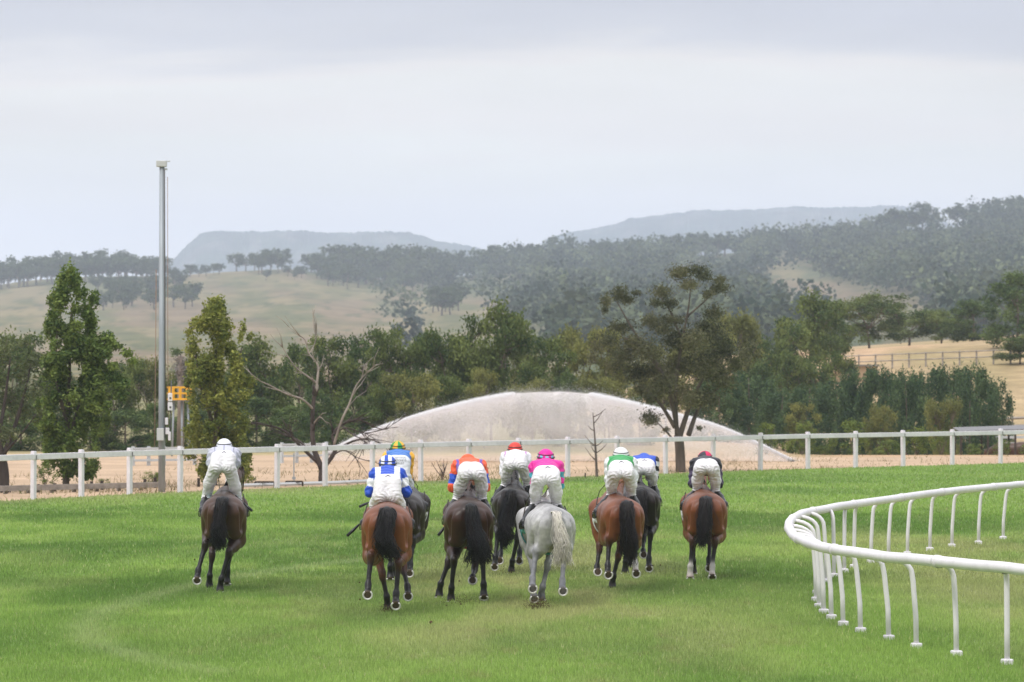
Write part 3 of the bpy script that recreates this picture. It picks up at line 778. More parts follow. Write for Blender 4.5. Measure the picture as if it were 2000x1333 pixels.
rp = random.Random(5)
def column(px_c, top, bot, prof, n, rx, ry):
    out_ = []
    for i in range(n):
        t = rp.random() ** 0.9; y = top + (bot - top) * t
        w = np.interp(y, [p[0] for p in prof], [p[1] for p in prof]); c = np.interp(y, [p[0] for p in prof], [p[2] for p in prof])
        e = (rp.random() * 2 - 1)
        out_.append((c + e * w * 0.86, y - (1 - abs(e)) * 14, rx * (0.6 + 0.7 * rp.random()), ry * (0.6 + 0.8 * rp.random())))
    return out_
leafy('poplar', 'tall green poplar left of the grey light pole', (128, 962), 102.5,
      column(0, 545, 930, [(535, 7, 134), (560, 30, 138), (600, 52, 140), (640, 54, 140), (690, 60, 138), (745, 70, 138), (800, 84, 142), (870, 70, 142), (930, 40, 140)], 120, 13, 20)
      + column(0, 668, 850, [(665, 22, 205), (690, 48, 212), (740, 48, 205), (800, 44, 195), (850, 30, 185)], 40, 14, 13)
      + [(185, 575, 8, 20), (180, 590, 9, 18), (112, 600, 8, 18), (133, 545, 5, 16), (120, 560, 5, 14), (140, 535, 3, 14), (250, 690, 12, 9), (258, 705, 10, 10)],
      3700, 0.098, S(56, 82, 40), S(132, 148, 74), [([(128, 972, 0), (130, 900, 0), (134, 780, 0), (140, 600, 0)], 0.10, 0.02), ([(132, 860, 0), (170, 760, 0.3), (205, 690, 0.4)], 0.07, 0.02), ([(133, 830, 0), (110, 740, -0.3), (112, 640, -0.2)], 0.06, 0.015)],
      11, droop=-0.35, aspect=0.5, barkc=S(92, 84, 76), depth=0.75)
leafy('poplar', 'shorter yellowish poplar right of the grey light pole', (418, 958), 105.5,
      column(0, 600, 935, [(592, 4, 424), (625, 28, 420), (650, 55, 424), (700, 62, 426), (760, 66, 424), (820, 68, 424), (880, 66, 428), (935, 40, 440)], 85, 14, 20)
      + [(424, 600, 5, 18), (418, 620, 6, 16), (376, 632, 12, 12), (370, 650, 10, 10), (476, 640, 7, 16), (488, 660, 6, 12), (432, 615, 4, 16), (470, 655, 6, 12)],
      3200, 0.098, S(78, 96, 42), S(158, 158, 78), [([(418, 968, 0), (419, 900, 0), (422, 780, 0), (424, 640, 0)], 0.09, 0.02), ([(420, 850, 0), (455, 760, 0.3), (472, 680, 0.4)], 0.06, 0.015), ([(420, 840, 0), (392, 750, -0.3), (378, 660, -0.2)], 0.06, 0.015)],
      12, droop=-0.35, aspect=0.5, barkc=S(98, 88, 78), depth=0.75)
leafy('gum_tree', 'open brown green tree with forked trunk in front of the water spray', (1330, 926), 118.5,
      [(1352, 525, 30, 16), (1325, 535, 26, 14), (1375, 540, 22, 13), (1402, 556, 22, 15), (1385, 575, 14, 12), (1345, 555, 26, 12), (1410, 548, 14, 10), (1290, 570, 24, 16), (1305, 590, 20, 14), (1280, 590, 16, 12),
       (1205, 572, 24, 16), (1190, 590, 14, 18), (1225, 585, 18, 12), (1245, 570, 12, 8), (1184, 606, 10, 10), (1268, 620, 26, 16), (1290, 640, 24, 16), (1388, 615, 22, 20), (1375, 635, 22, 16), (1210, 640, 26, 16), (1185, 660, 24, 18),
       (1165, 680, 14, 22), (1230, 668, 30, 22), (1270, 680, 40, 30), (1320, 660, 40, 26), (1360, 660, 36, 28), (1400, 665, 34, 26), (1430, 680, 26, 22), (1455, 690, 16, 26), (1462, 672, 12, 14), (1310, 710, 46, 32), (1360, 715, 44, 34), (1408, 720, 34, 34),
       (1250, 725, 34, 26), (1215, 705, 28, 22), (1195, 715, 18, 14), (1290, 755, 40, 28), (1340, 765, 36, 26), (1385, 770, 32, 26), (1420, 745, 22, 20), (1265, 775, 20, 16), (1250, 760, 22, 16), (1325, 625, 30, 12),
       (1282, 815, 22, 14), (1262, 826, 16, 8), (1302, 838, 10, 7), (1368, 838, 8, 6), (1440, 710, 18, 16)],
      3300, 0.085, S(54, 62, 44), S(118, 116, 84),
      [([(1330, 938, 0), (1328, 880, 0), (1325, 850, 0)], 0.15, 0.13), ([(1326, 860, 0), (1315, 800, 0), (1295, 730, -0.2), (1240, 650, -0.4), (1205, 590, -0.5)], 0.075, 0.012), ([(1326, 858, 0), (1345, 800, 0.1), (1372, 740, 0.3), (1400, 680, 0.4)], 0.09, 0.02),
       ([(1322, 850, 0), (1320, 760, 0.2), (1330, 680, 0.2), (1345, 600, 0.1), (1350, 540, 0.1)], 0.065, 0.01), ([(1330, 660, 0.2), (1310, 610, 0), (1290, 580, -0.1)], 0.04, 0.012), ([(1340, 620, 0.2), (1375, 590, 0.3), (1405, 560, 0.3)], 0.035, 0.01), ([(1300, 740, -0.2), (1262, 690, -0.5), (1220, 660, -0.6)], 0.05, 0.015),
       ([(1318, 835, 0), (1290, 790, -0.3), (1262, 760, -0.5)], 0.07, 0.02), ([(1316, 860, 0), (1300, 842, -0.3), (1280, 822, -0.5)], 0.035, 0.01), ([(1345, 850, 0), (1370, 790, 0.5), (1425, 740, 0.8)], 0.08, 0.015)],
      13, droop=0.5, aspect=0.35, barkc=S(96, 86, 78), depth=1.0, hollow=0.15, reps=2)
leafy('leaning_tree', 'dark leaning tree cut by the left edge', (8, 972), 99,
      [(5, 690, 40, 30), (40, 720, 34, 26), (60, 760, 26, 24), (20, 770, 40, 30), (65, 700, 16, 16), (-30, 740, 50, 40), (40, 800, 30, 20), (15, 840, 30, 20), (70, 810, 18, 16), (-40, 680, 40, 30), (-60, 800, 50, 40), (45, 670, 14, 12)],
      900, 0.11, S(58, 66, 46), S(100, 108, 70),
      [([(4, 985, 0), (6, 920, 0), (-4, 870, 0), (-20, 780, 0)], 0.17, 0.08), ([(2, 900, 0), (30, 830, 0.2), (50, 760, 0.3), (60, 710, 0.4)], 0.07, 0.015), ([(5, 890, 0), (40, 850, -0.2), (70, 810, -0.3)], 0.04, 0.01), ([(-4, 860, 0), (10, 780, 0.3), (20, 700, 0.4)], 0.06, 0.015)],
      14, droop=0.4, aspect=0.4, barkc=S(70, 62, 58), depth=1.0)

# dead tree
def dead_tree():
    d = 108.0; o3 = Vector((at(632, 950, d).x, d, 0))
    root = thing('dead_tree', 'bare dead tree with forked grey limbs left of the spray', 'tree', o3)
    dk, gr = S(78, 68, 64), S(156, 144, 136)
    r = random.Random(3)
    mb = MB()
    def lb(pts, r0, r1, c0=dk, tw=0):
        P = limb_path([P3(a, b, d + c) - o3 for a, b, c in pts])
        mb.tube(P, np.linspace(r0 * .8, r1 * .6, len(P)), 7, col=c0)
        for k in range(tw * 2):
            i = r.randrange(len(P) // 3, len(P) - 1); dirv = Vector(P[i] - P[i - 1]).normalized()
            q = Vector((r.uniform(-1, 1), r.uniform(-1, 1), r.uniform(-0.5, 0.9))) * 0.7 + dirv
            ln = r.uniform(0.25, 0.75); a = Vector(P[i]); m = a + q.normalized() * ln * 0.5 + Vector((0, 0, r.uniform(-0.08, 0.08))); e = m + (q + Vector((r.uniform(-.5, .5), r.uniform(-.5, .5), r.uniform(-.5, .2)))).normalized() * ln * 0.5
            mb.tube([a, m, e], [r1 * 0.9 + 0.006, 0.009, 0.004], 5, col=c0)
    lb([(630, 958, 0), (629, 930, 0), (630, 905, 0)], 0.15, 0.13)
    lb([(628, 915, 0), (612, 870, 0), (611, 800, 0.1), (617, 760, 0.1)], 0.105, 0.07, dk, 3)
    lb([(634, 912, 0), (655, 880, 0), (650, 850, 0.2), (668, 830, 0.3), (700, 820, 0.4), (730, 835, 0.6)], 0.08, 0.02, dk, 9)
    lb([(617, 765, 0.1), (619, 750, 0.1), (600, 735, 0), (575, 715, -0.1), (548, 672, -0.2)], 0.05, 0.014, gr, 3)
    lb([(617, 765, 0.1), (621, 730, 0.1), (620, 712, 0.2), (603, 690, 0.2), (608, 705, 0.2)][:4], 0.05, 0.024, gr, 2)
    lb([(603, 692, 0.2), (596, 665, 0.2), (585, 655, 0.2), (560, 635, 0.2)], 0.03, 0.008, gr, 2)
    lb([(603, 692, 0.2), (615, 670, 0.3), (618, 640, 0.3), (610, 612, 0.3)], 0.024, 0.006, gr, 3)
    lb([(612, 800, 0.1), (590, 780, -0.2), (560, 770, -0.3), (525, 752, -0.4), (490, 738, -0.5)], 0.042, 0.012, gr, 4)
    lb([(622, 905, 0), (590, 875, -0.2), (555, 842, -0.4), (515, 830, -0.5), (470, 828, -0.6)], 0.07, 0.014, dk, 7)
    lb([(600, 878, -0.2), (585, 862, 0.2), (560, 850, 0.4), (530, 836, 0.6)], 0.05, 0.012, dk, 4)
    lb([(652, 870, 0), (668, 820, -0.2), (682, 790, -0.2), (695, 755, -0.2), (715, 730, -0.3), (736, 712, -0.3)], 0.045, 0.014, gr, 4)
    lb([(655, 880, 0), (690, 862, 0.3), (720, 858, 0.5), (745, 868, 0.6), (765, 880, 0.6)], 0.045, 0.008, dk, 7)
    lb([(668, 832, 0.3), (690, 850, -0.4), (712, 862, -0.5), (700, 880, -0.5)], 0.03, 0.006, dk, 6)
    lb([(650, 850, 0.2), (676, 836, -0.3), (712, 846, -0.4), (752, 838, -0.5), (772, 826, -0.5)], 0.03, 0.006, dk, 6)
    lb([(645, 895, 0), (670, 880, -0.2), (700, 895, -0.3), (735, 905, -0.3)], 0.03, 0.006, dk, 4)
    lb([(611, 830, 0.1), (625, 815, -0.3), (640, 830, -0.3)], 0.025, 0.008, gr, 1)
    link('trunk', mb.mesh('trunk', M['bark'], True), root)
dead_tree()
def sapling(px, top, base, d, lab, lean, seed):
    o3 = Vector((at(px, base, d).x, d, 0)); root = thing('dead_sapling', lab, 'tree', o3); r = random.Random(seed); mb = MB()
    P = limb_path([P3(px, base, d) - o3, P3(px + lean * 0.4, base + (top - base) * 0.5, d) - o3, P3(px + lean, top, d) - o3])
    mb.tube(P, np.linspace(0.05, 0.012, len(P)), 6, col=S(104, 92, 86))
    for k in range(9):
        i = r.randrange(3, len(P) - 1); a = Vector(P[i]); e = a + Vector((r.uniform(-0.35, 0.35), r.uniform(-.3, .3), r.uniform(0.05, 0.4)))
        mb.tube([a, (a + e) / 2 + Vector((0, 0, -0.03)), e], [0.016, 0.012, 0.006], 5, col=S(104, 92, 86))
    link('trunk', mb.mesh('trunk', M['bark'], True), root)
sapling(1166, 806, 937, 113, 'thin bare sapling standing alone in front of the water spray', -8, 4)
sapling(862, 908, 943, 110, 'short leaning bare stick left of the orange jockey', 10, 8)

# --- hillside trees
GH = 'gum trees along the far ridge'
rh = random.Random(9)
def hill_tree(px, t, h, lab, grp):
    x, d, z = hill_pt(px, t)
    hgt = h * rh.uniform(0.8, 1.25) * float(d) / (440 + t * 860)
    plant('hill_tree', 'hill', (float(x), float(d), float(z) - 0.25), hgt, hgt * rh.uniform(0.9, 1.35), lab, 'tree', grp)
LAB_A = 'dark gum tree in the dense line on the left end of the ridge'
for px in list(range(-20, 100, 13)) + list(range(100, 200, 11)) + list(range(215, 312, 12)):
    for rep in range(2): hill_tree(px + rh.uniform(-6, 6), rh.uniform(0.93, 1.02), 7.6, LAB_A, 'dense tree line on the left ridge')
for px in (338, 372, 388, 402, 417, 428): hill_tree(px, rh.uniform(0.97, 1.0), 4.2, 'small gum in the low clump right of the light pole on the ridge', 'low ridge clump right of the pole')
for px in (462, 480, 497, 512, 528, 543, 552, 505): hill_tree(px, rh.uniform(0.95, 1.0), 7.0 if px > 490 else 5, 'dark gum in the ridge clump above the second poplar', 'ridge clump above the second poplar')
for px in (520, 562, 580, 590, 340, 575): hill_tree(px, rh.uniform(0.88, 0.95), 3.5, 'small lone bush like tree below the bare ridge top', 'lone small trees below the ridge top')
for px in list(range(608, 860, 11)): hill_tree(px + rh.uniform(-5, 5), rh.uniform(0.93, 1.0), 9.4 if px > 625 else 7, 'tall gum with thin trunk in the long ridge grove left of centre', 'ridge grove left of centre')
for px in list(range(640, 880, 14)): hill_tree(px + rh.uniform(-5, 5), rh.uniform(0.85, 0.94), 6.0, 'gum just below the long ridge grove left of centre', 'trees under the ridge grove')
for px in list(range(880, 1060, 11)): hill_tree(px + rh.uniform(-5, 5), rh.uniform(0.95, 1.0), 7.5, 'gum on the ridge dip between the two mountains', 'trees on the ridge dip')
hill_tree(1092, 0.99, 10.0, 'round topped lone gum standing up from the ridge below the right mountain', None)
for px in list(range(1130, 1210, 12)) + list(range(1225, 1270, 12)) + list(range(1290, 1450, 10)): hill_tree(px + rh.uniform(-5, 5), rh.uniform(0.96, 1.0), 6.6, 'gum on the wooded ridge below the right mountain', 'wooded ridge below the right mountain')
for px in list(range(1450, 1720, 12)): hill_tree(px + rh.uniform(-5, 5), rh.uniform(0.97, 1.01), 5.6, 'gum in the ridge forest right of centre', 'ridge forest right of centre')
for px in list(range(1725, 1830, 11)): hill_tree(px + rh.uniform(-4, 4), rh.uniform(0.97, 1.0), 7.5, 'gum in the dark ridge clump where the right mountain ends', 'ridge clump at the mountain end')
for px in (1868, 1882, 1900, 1916, 1924, 1940, 1948, 1957, 1966, 1984, 1996, 2010, 2022): hill_tree(px + rh.uniform(-3, 3), rh.uniform(0.985, 1.0), rh.uniform(5.5, 8.0), 'spindly gum against the sky on the right end of the ridge', 'spindly trees on the right ridge')
for i in range(34):
    px = rh.uniform(185, 385); t = rh.uniform(0.62, 0.88)
    hill_tree(px, t, 5.2, 'gum in the dark patch halfway down the grassy left slope', 'patch on the left slope')
for px, t in ((845, .62), (858, .63), (870, .61), (884, .63), (895, .62), (862, .58), (880, .58)): hill_tree(px, t, 6.0, 'dark blue gum in the clump low on the slope above the tallest gum', 'clump low on the slope')

# woodland too dense to count: one mass of crowns and trunks over the slope
rw = np.random.default_rng(21)
npx, ntt = rw.uniform(560, 2300, 9000), rw.uniform(0.10, 1.0, 9000) ** 0.9
wx, wd, wz = hill_pt(npx, ntt); _, wpy = pix(wx, wd, wz)
cl0 = clearing(npx, wpy); dens = 1 - np.where(npx < 1150, cl0, np.maximum.reduce([cl0, clearing(npx, wpy - 22), clearing(npx, wpy - 40), clearing(npx, wpy - 58), clearing(npx, wpy - 74)]))
dens = np.where((npx > 720) & (npx < 1150) & (rw.random(9000) < .035), 1.0, dens)
dens = np.maximum(dens, 0.9 * sstep(0.9, 1.0, ntt) * sstep(600, 640, npx) * (1 - sstep(0.99, 1.0, ntt)) * 0)
patch = fbm(npx * 0.012, wpy * 0.03, 40, 3)
keep = (rw.random(9000) < dens * (0.05 + 1.0 * sstep(0.42, 0.62, patch + .10 * sstep(1300, 1900, npx)))) & (dens > 0.12)
wx, wd, wz = wx[keep][:2600], wd[keep][:2600], wz[keep][:2600]
C, K_, col_ = [], [], []
Ps, Cs = [], []
for x, d, z in zip(wx, wd, wz):
    h = rw.uniform(4.6, 9.0) * d / (440 + (d - 440) / 1460 * 860); w = h * rw.uniform(0.36, 0.6); n = int(105 * (1500 / d) ** 0.3)
    u = rand_unit(rw, n) * (0.30 + 0.75 * rw.random(n) ** 0.6)[:, None]
    lobes = rw.normal(size=(5, 3)) * np.array([w * .62, w * .62, h * .16]); li = rw.integers(0, 5, n)
    Ps.append(np.array([x, d, z + h * 0.62]) + lobes[li] + u * np.array([w * .62, w * .62, h * 0.25]))
    c = mixc(S(44, 64, 52), S(112, 122, 90), rw.random() ** 1.7) * rw.uniform(0.65, 1.2)
    Cs.append(c * (0.92 + 0.16 * rw.random(n))[:, None])
Ps = np.concatenate(Ps); Cs = np.concatenate(Cs)
WV, WF, WC = leaf_quads(Ps, 1.35, rw, Cs, aspect=0.7)
tag(link('woodland', mesh_np('woodland', WV, WF, WC, smooth=False, mats=[M['leaf']])), 'hazy blue green bushland covering the far slope', kind='stuff')

# --- air
hz = bpy.data.materials.new('haze_air'); hz.use_nodes = True; t = hz.node_tree
for n in list(t.nodes): t.nodes.remove(n)
ho = nd(t, 'ShaderNodeOutputMaterial'); pv = nd(t, 'ShaderNodeVolumePrincipled')
pv.inputs['Color'].default_value = (0.755, 0.83, 0.99, 1); pv.inputs['Density'].default_value = 0.00023; pv.inputs['Anisotropy'].default_value = 0.0
t.links.new(pv.outputs[0], ho.inputs['Volume'])
hb = MB(); hb.box((0, 2900, 104), (4200, 6400, 212))
tag(link('haze', hb.mesh('haze', hz)), 'pale blue haze hanging between the trees and the hills', kind='stuff')
# ------------------------------------------------------------------ implicit bodies
class Body:
    """smooth union of tapered capsules on a grid, meshed with surface nets"""
    def __init__(s, lo, hi, h):
        s.lo = np.array(lo, float); s.h = h
        s.n = np.ceil((np.array(hi) - s.lo) / h).astype(int) + 1
        s.F = np.full(s.n, 0.3, np.float32); s.pr = []
    def _d(s, P, a, b, ra, rb, sc_):
        P = P / sc_; a = a / sc_; b = b / sc_; ab = b - a
        t = np.clip(((P - a) @ ab) / (ab @ ab + 1e-9), 0, 1)
        d = np.linalg.norm(P - a - t[..., None] * ab, axis=-1) - (ra + (rb - ra) * t)
        return d * min(sc_)
    def add(s, a, b, ra, rb, k=0.04, sc_=(1, 1, 1), col=(1, 1, 1), tagv=0):
        a = np.array(a[:], float); b = np.array(b[:], float); sc_ = np.array(sc_, float)
        s.pr.append((a, b, ra, rb, sc_, np.array(col, float), tagv))
        m = max(ra, rb) * sc_ + k + 0.08
        i0 = np.maximum(np.floor((np.minimum(a, b) - m - s.lo) / s.h).astype(int), 0)
        i1 = np.minimum(np.ceil((np.maximum(a, b) + m - s.lo) / s.h).astype(int) + 1, s.n)
        if np.any(i1 <= i0): return
        ax = [s.lo[i] + s.h * np.arange(i0[i], i1[i]) for i in range(3)]
        P = np.stack(np.meshgrid(*ax, indexing='ij'), -1)
        d = s._d(P, a, b, ra, rb, sc_)
        sl = tuple(slice(i0[i], i1[i]) for i in range(3)); f = s.F[sl]
        hh = np.maximum(k - np.abs(f - d), 0) / k
        s.F[sl] = np.minimum(f, d) - hh * hh * k * 0.25
    def cut(s, c, u, rad):
        """keep only the side of the plane at c against u, within rad of c"""
        c = np.array(c[:], float); u = np.array(u[:], float)
        i0 = np.maximum(np.floor((c - rad - s.lo) / s.h).astype(int), 0); i1 = np.minimum(np.ceil((c + rad - s.lo) / s.h).astype(int) + 1, s.n)
        ax = [s.lo[i] + s.h * np.arange(i0[i], i1[i]) for i in range(3)]
        P = np.stack(np.meshgrid(*ax, indexing='ij'), -1)
        sl = tuple(slice(i0[i], i1[i]) for i in range(3))
        near = np.linalg.norm(P - c, axis=-1) < rad
        s.F[sl] = np.where(near, np.maximum(s.F[sl], (P - c) @ u), s.F[sl])
    def carve(s, a, b, r_, k=0.02):
        a = np.array(a[:], float); b = np.array(b[:], float)
        i0 = np.maximum(np.floor((np.minimum(a, b) - r_ - 0.06 - s.lo) / s.h).astype(int), 0); i1 = np.minimum(np.ceil((np.maximum(a, b) + r_ + 0.06 - s.lo) / s.h).astype(int) + 1, s.n)
        ax = [s.lo[i] + s.h * np.arange(i0[i], i1[i]) for i in range(3)]
        P = np.stack(np.meshgrid(*ax, indexing='ij'), -1)
        d = -s._d(P, a, b, r_, r_, np.ones(3)); sl = tuple(slice(i0[i], i1[i]) for i in range(3)); f = s.F[sl]
        hh = np.maximum(k - np.abs(f - d), 0) / k
        s.F[sl] = np.maximum(f, d) + hh * hh * k * 0.25
    def nets(s):
        F = s.F; I = F < 0
        nx, ny, nz = F.shape
        cs = [(i, j, k) for i in (0, 1) for j in (0, 1) for k in (0, 1)]
        cntr = sum(I[i:nx - 1 + i, j:ny - 1 + j, k:nz - 1 + k].astype(np.int8) for i, j, k in cs)
        act = (cntr > 0) & (cntr < 8)
        ci = np.argwhere(act); idx = np.full(act.shape, -1, np.int64); idx[act] = np.arange(len(ci))
        val = {c: F[ci[:, 0] + c[0], ci[:, 1] + c[1], ci[:, 2] + c[2]] for c in cs}
        acc = np.zeros((len(ci), 3)); num = np.zeros(len(ci))
        for A in cs:
            for ax in range(3):
                if A[ax]: continue
                B = tuple(1 if q == ax else A[q] for q in range(3))
                fa, fb = val[A], val[B]; m = (fa < 0) != (fb < 0)
                t = fa / np.where(fa == fb, 1, fa - fb)
                p = np.zeros((len(ci), 3)); p[:] = A; p[:, ax] += t
                acc[m] += p[m]; num[m] += 1
        V = s.lo + s.h * (ci + acc / num[:, None])
        Q = []
        for ax in range(3):
            o1, o2 = [(1, 2), (2, 0), (0, 1)][ax]
            slA = [slice(1, None)] * 3; slB = [slice(1, None)] * 3
            slA[ax] = slice(0, -1); slB[ax] = slice(1, None)
            a = I[tuple(slA)]; b_ = I[tuple(slB)]
            e = np.argwhere(a != b_)
            if not len(e): continue
            base = e.copy(); base[:, o1] += 1; base[:, o2] += 1
            sg = a[e[:, 0], e[:, 1], e[:, 2]]
            def cell(d1, d2):
                q = base.copy(); q[:, o1] -= d1; q[:, o2] -= d2
                ok = np.all((q >= 0) & (q < np.array(act.shape)), axis=1)
                q = np.clip(q, 0, np.array(act.shape) - 1)
                return np.where(ok, idx[q[:, 0], q[:, 1], q[:, 2]], -1)
            quad = np.stack([cell(1, 1), cell(0, 1), cell(0, 0), cell(1, 0)], 1)
            quad[~sg] = quad[~sg][:, ::-1]
            Q.append(quad[(quad >= 0).all(1)])
        return V, np.concatenate(Q)
    def shade(s, V, soft=0.012):
        D = np.stack([s._d(V, *p[:5]) for p in s.pr], 1)
        w = np.exp(-(D - D.min(1, keepdims=True)) / soft); w /= w.sum(1, keepdims=True)
        return w @ np.stack([p[5] for p in s.pr]), np.array([p[6] for p in s.pr])[D.argmin(1)], D

def relax(V, Fq, it=2, lam=0.5):
    n = len(V)
    for _ in range(it):
        S_ = np.zeros_like(V); c = np.zeros(n)
        for k in range(4):
            a, b = Fq[:, k], Fq[:, (k + 1) % 4]
            np.add.at(S_, a, V[b]); np.add.at(c, a, 1); np.add.at(S_, b, V[a]); np.add.at(c, b, 1)
        V = V + lam * (S_ / np.maximum(c, 1)[:, None] - V)
    return V

M['coat'] = mat('horse_coat', attr=True, rough=0.42, spec=0.34, noise=[(6.0, 0.88, 1.12), (40.0, 0.95, 1.05, (1, 1, 0.3))], bump=(28.0, 0.25, 0.006, (1, 1, 0.5)))
M['greycoat'] = mat('grey_horse_coat', attr=True, rough=0.6, spec=0.3, noise=[(8.0, 0.70, 1.16), (19.0, 0.82, 1.14)], bump=(28.0, 0.25, 0.006))
M['hair'] = mat('horse_hair', attr=True, rough=0.5, spec=0.25)
M['shoe'] = mat('aluminium_shoe', col=(0.72, 0.70, 0.67), rough=0.45, metal=0.25)
M['cloth'] = mat('silk_cloth', attr=True, rough=0.5, spec=0.4, bump=(16.0, 0.9, 0.02, (1, 1, 1.6)), sheen=0.1)
M['breech'] = mat('white_breeches', attr=True, rough=0.75, spec=0.2, bump=(20.0, 0.8, 0.016, (0.8, 1, 1.7)))
M['skin'] = mat('skin', col=S(205, 152, 124), rough=0.55)
M['boot'] = mat('black_boot', col=(0.014, 0.014, 0.016), rough=0.3)
M['helmet'] = mat('helmet_cover', attr=True, rough=0.5, spec=0.4, bump=(30.0, 0.2, 0.006))
M['strapm'] = mat('goggle_strap', col=(0.012, 0.012, 0.016), rough=0.5)
M['leather'] = mat('saddle_leather', col=(0.03, 0.02, 0.016), rough=0.5)

def rx(phi, v):
    c, s_ = math.cos(R(phi)), math.sin(R(phi))
    return Vector((v[0], v[1] * c + v[2] * s_, -v[1] * s_ + v[2] * c))

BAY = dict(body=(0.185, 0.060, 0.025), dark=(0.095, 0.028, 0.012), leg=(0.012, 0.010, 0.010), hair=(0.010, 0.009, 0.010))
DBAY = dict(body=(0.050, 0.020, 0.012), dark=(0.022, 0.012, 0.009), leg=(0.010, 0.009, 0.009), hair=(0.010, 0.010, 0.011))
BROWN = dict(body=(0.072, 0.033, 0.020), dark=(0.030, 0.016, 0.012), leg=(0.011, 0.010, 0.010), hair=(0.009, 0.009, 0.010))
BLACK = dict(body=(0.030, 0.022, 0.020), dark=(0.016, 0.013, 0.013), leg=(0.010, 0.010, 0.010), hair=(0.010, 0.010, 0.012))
GREY = dict(body=(0.50, 0.49, 0.485), dark=(0.34, 0.335, 0.34), leg=(0.23, 0.23, 0.25), hair=(0.55, 0.44, 0.32))

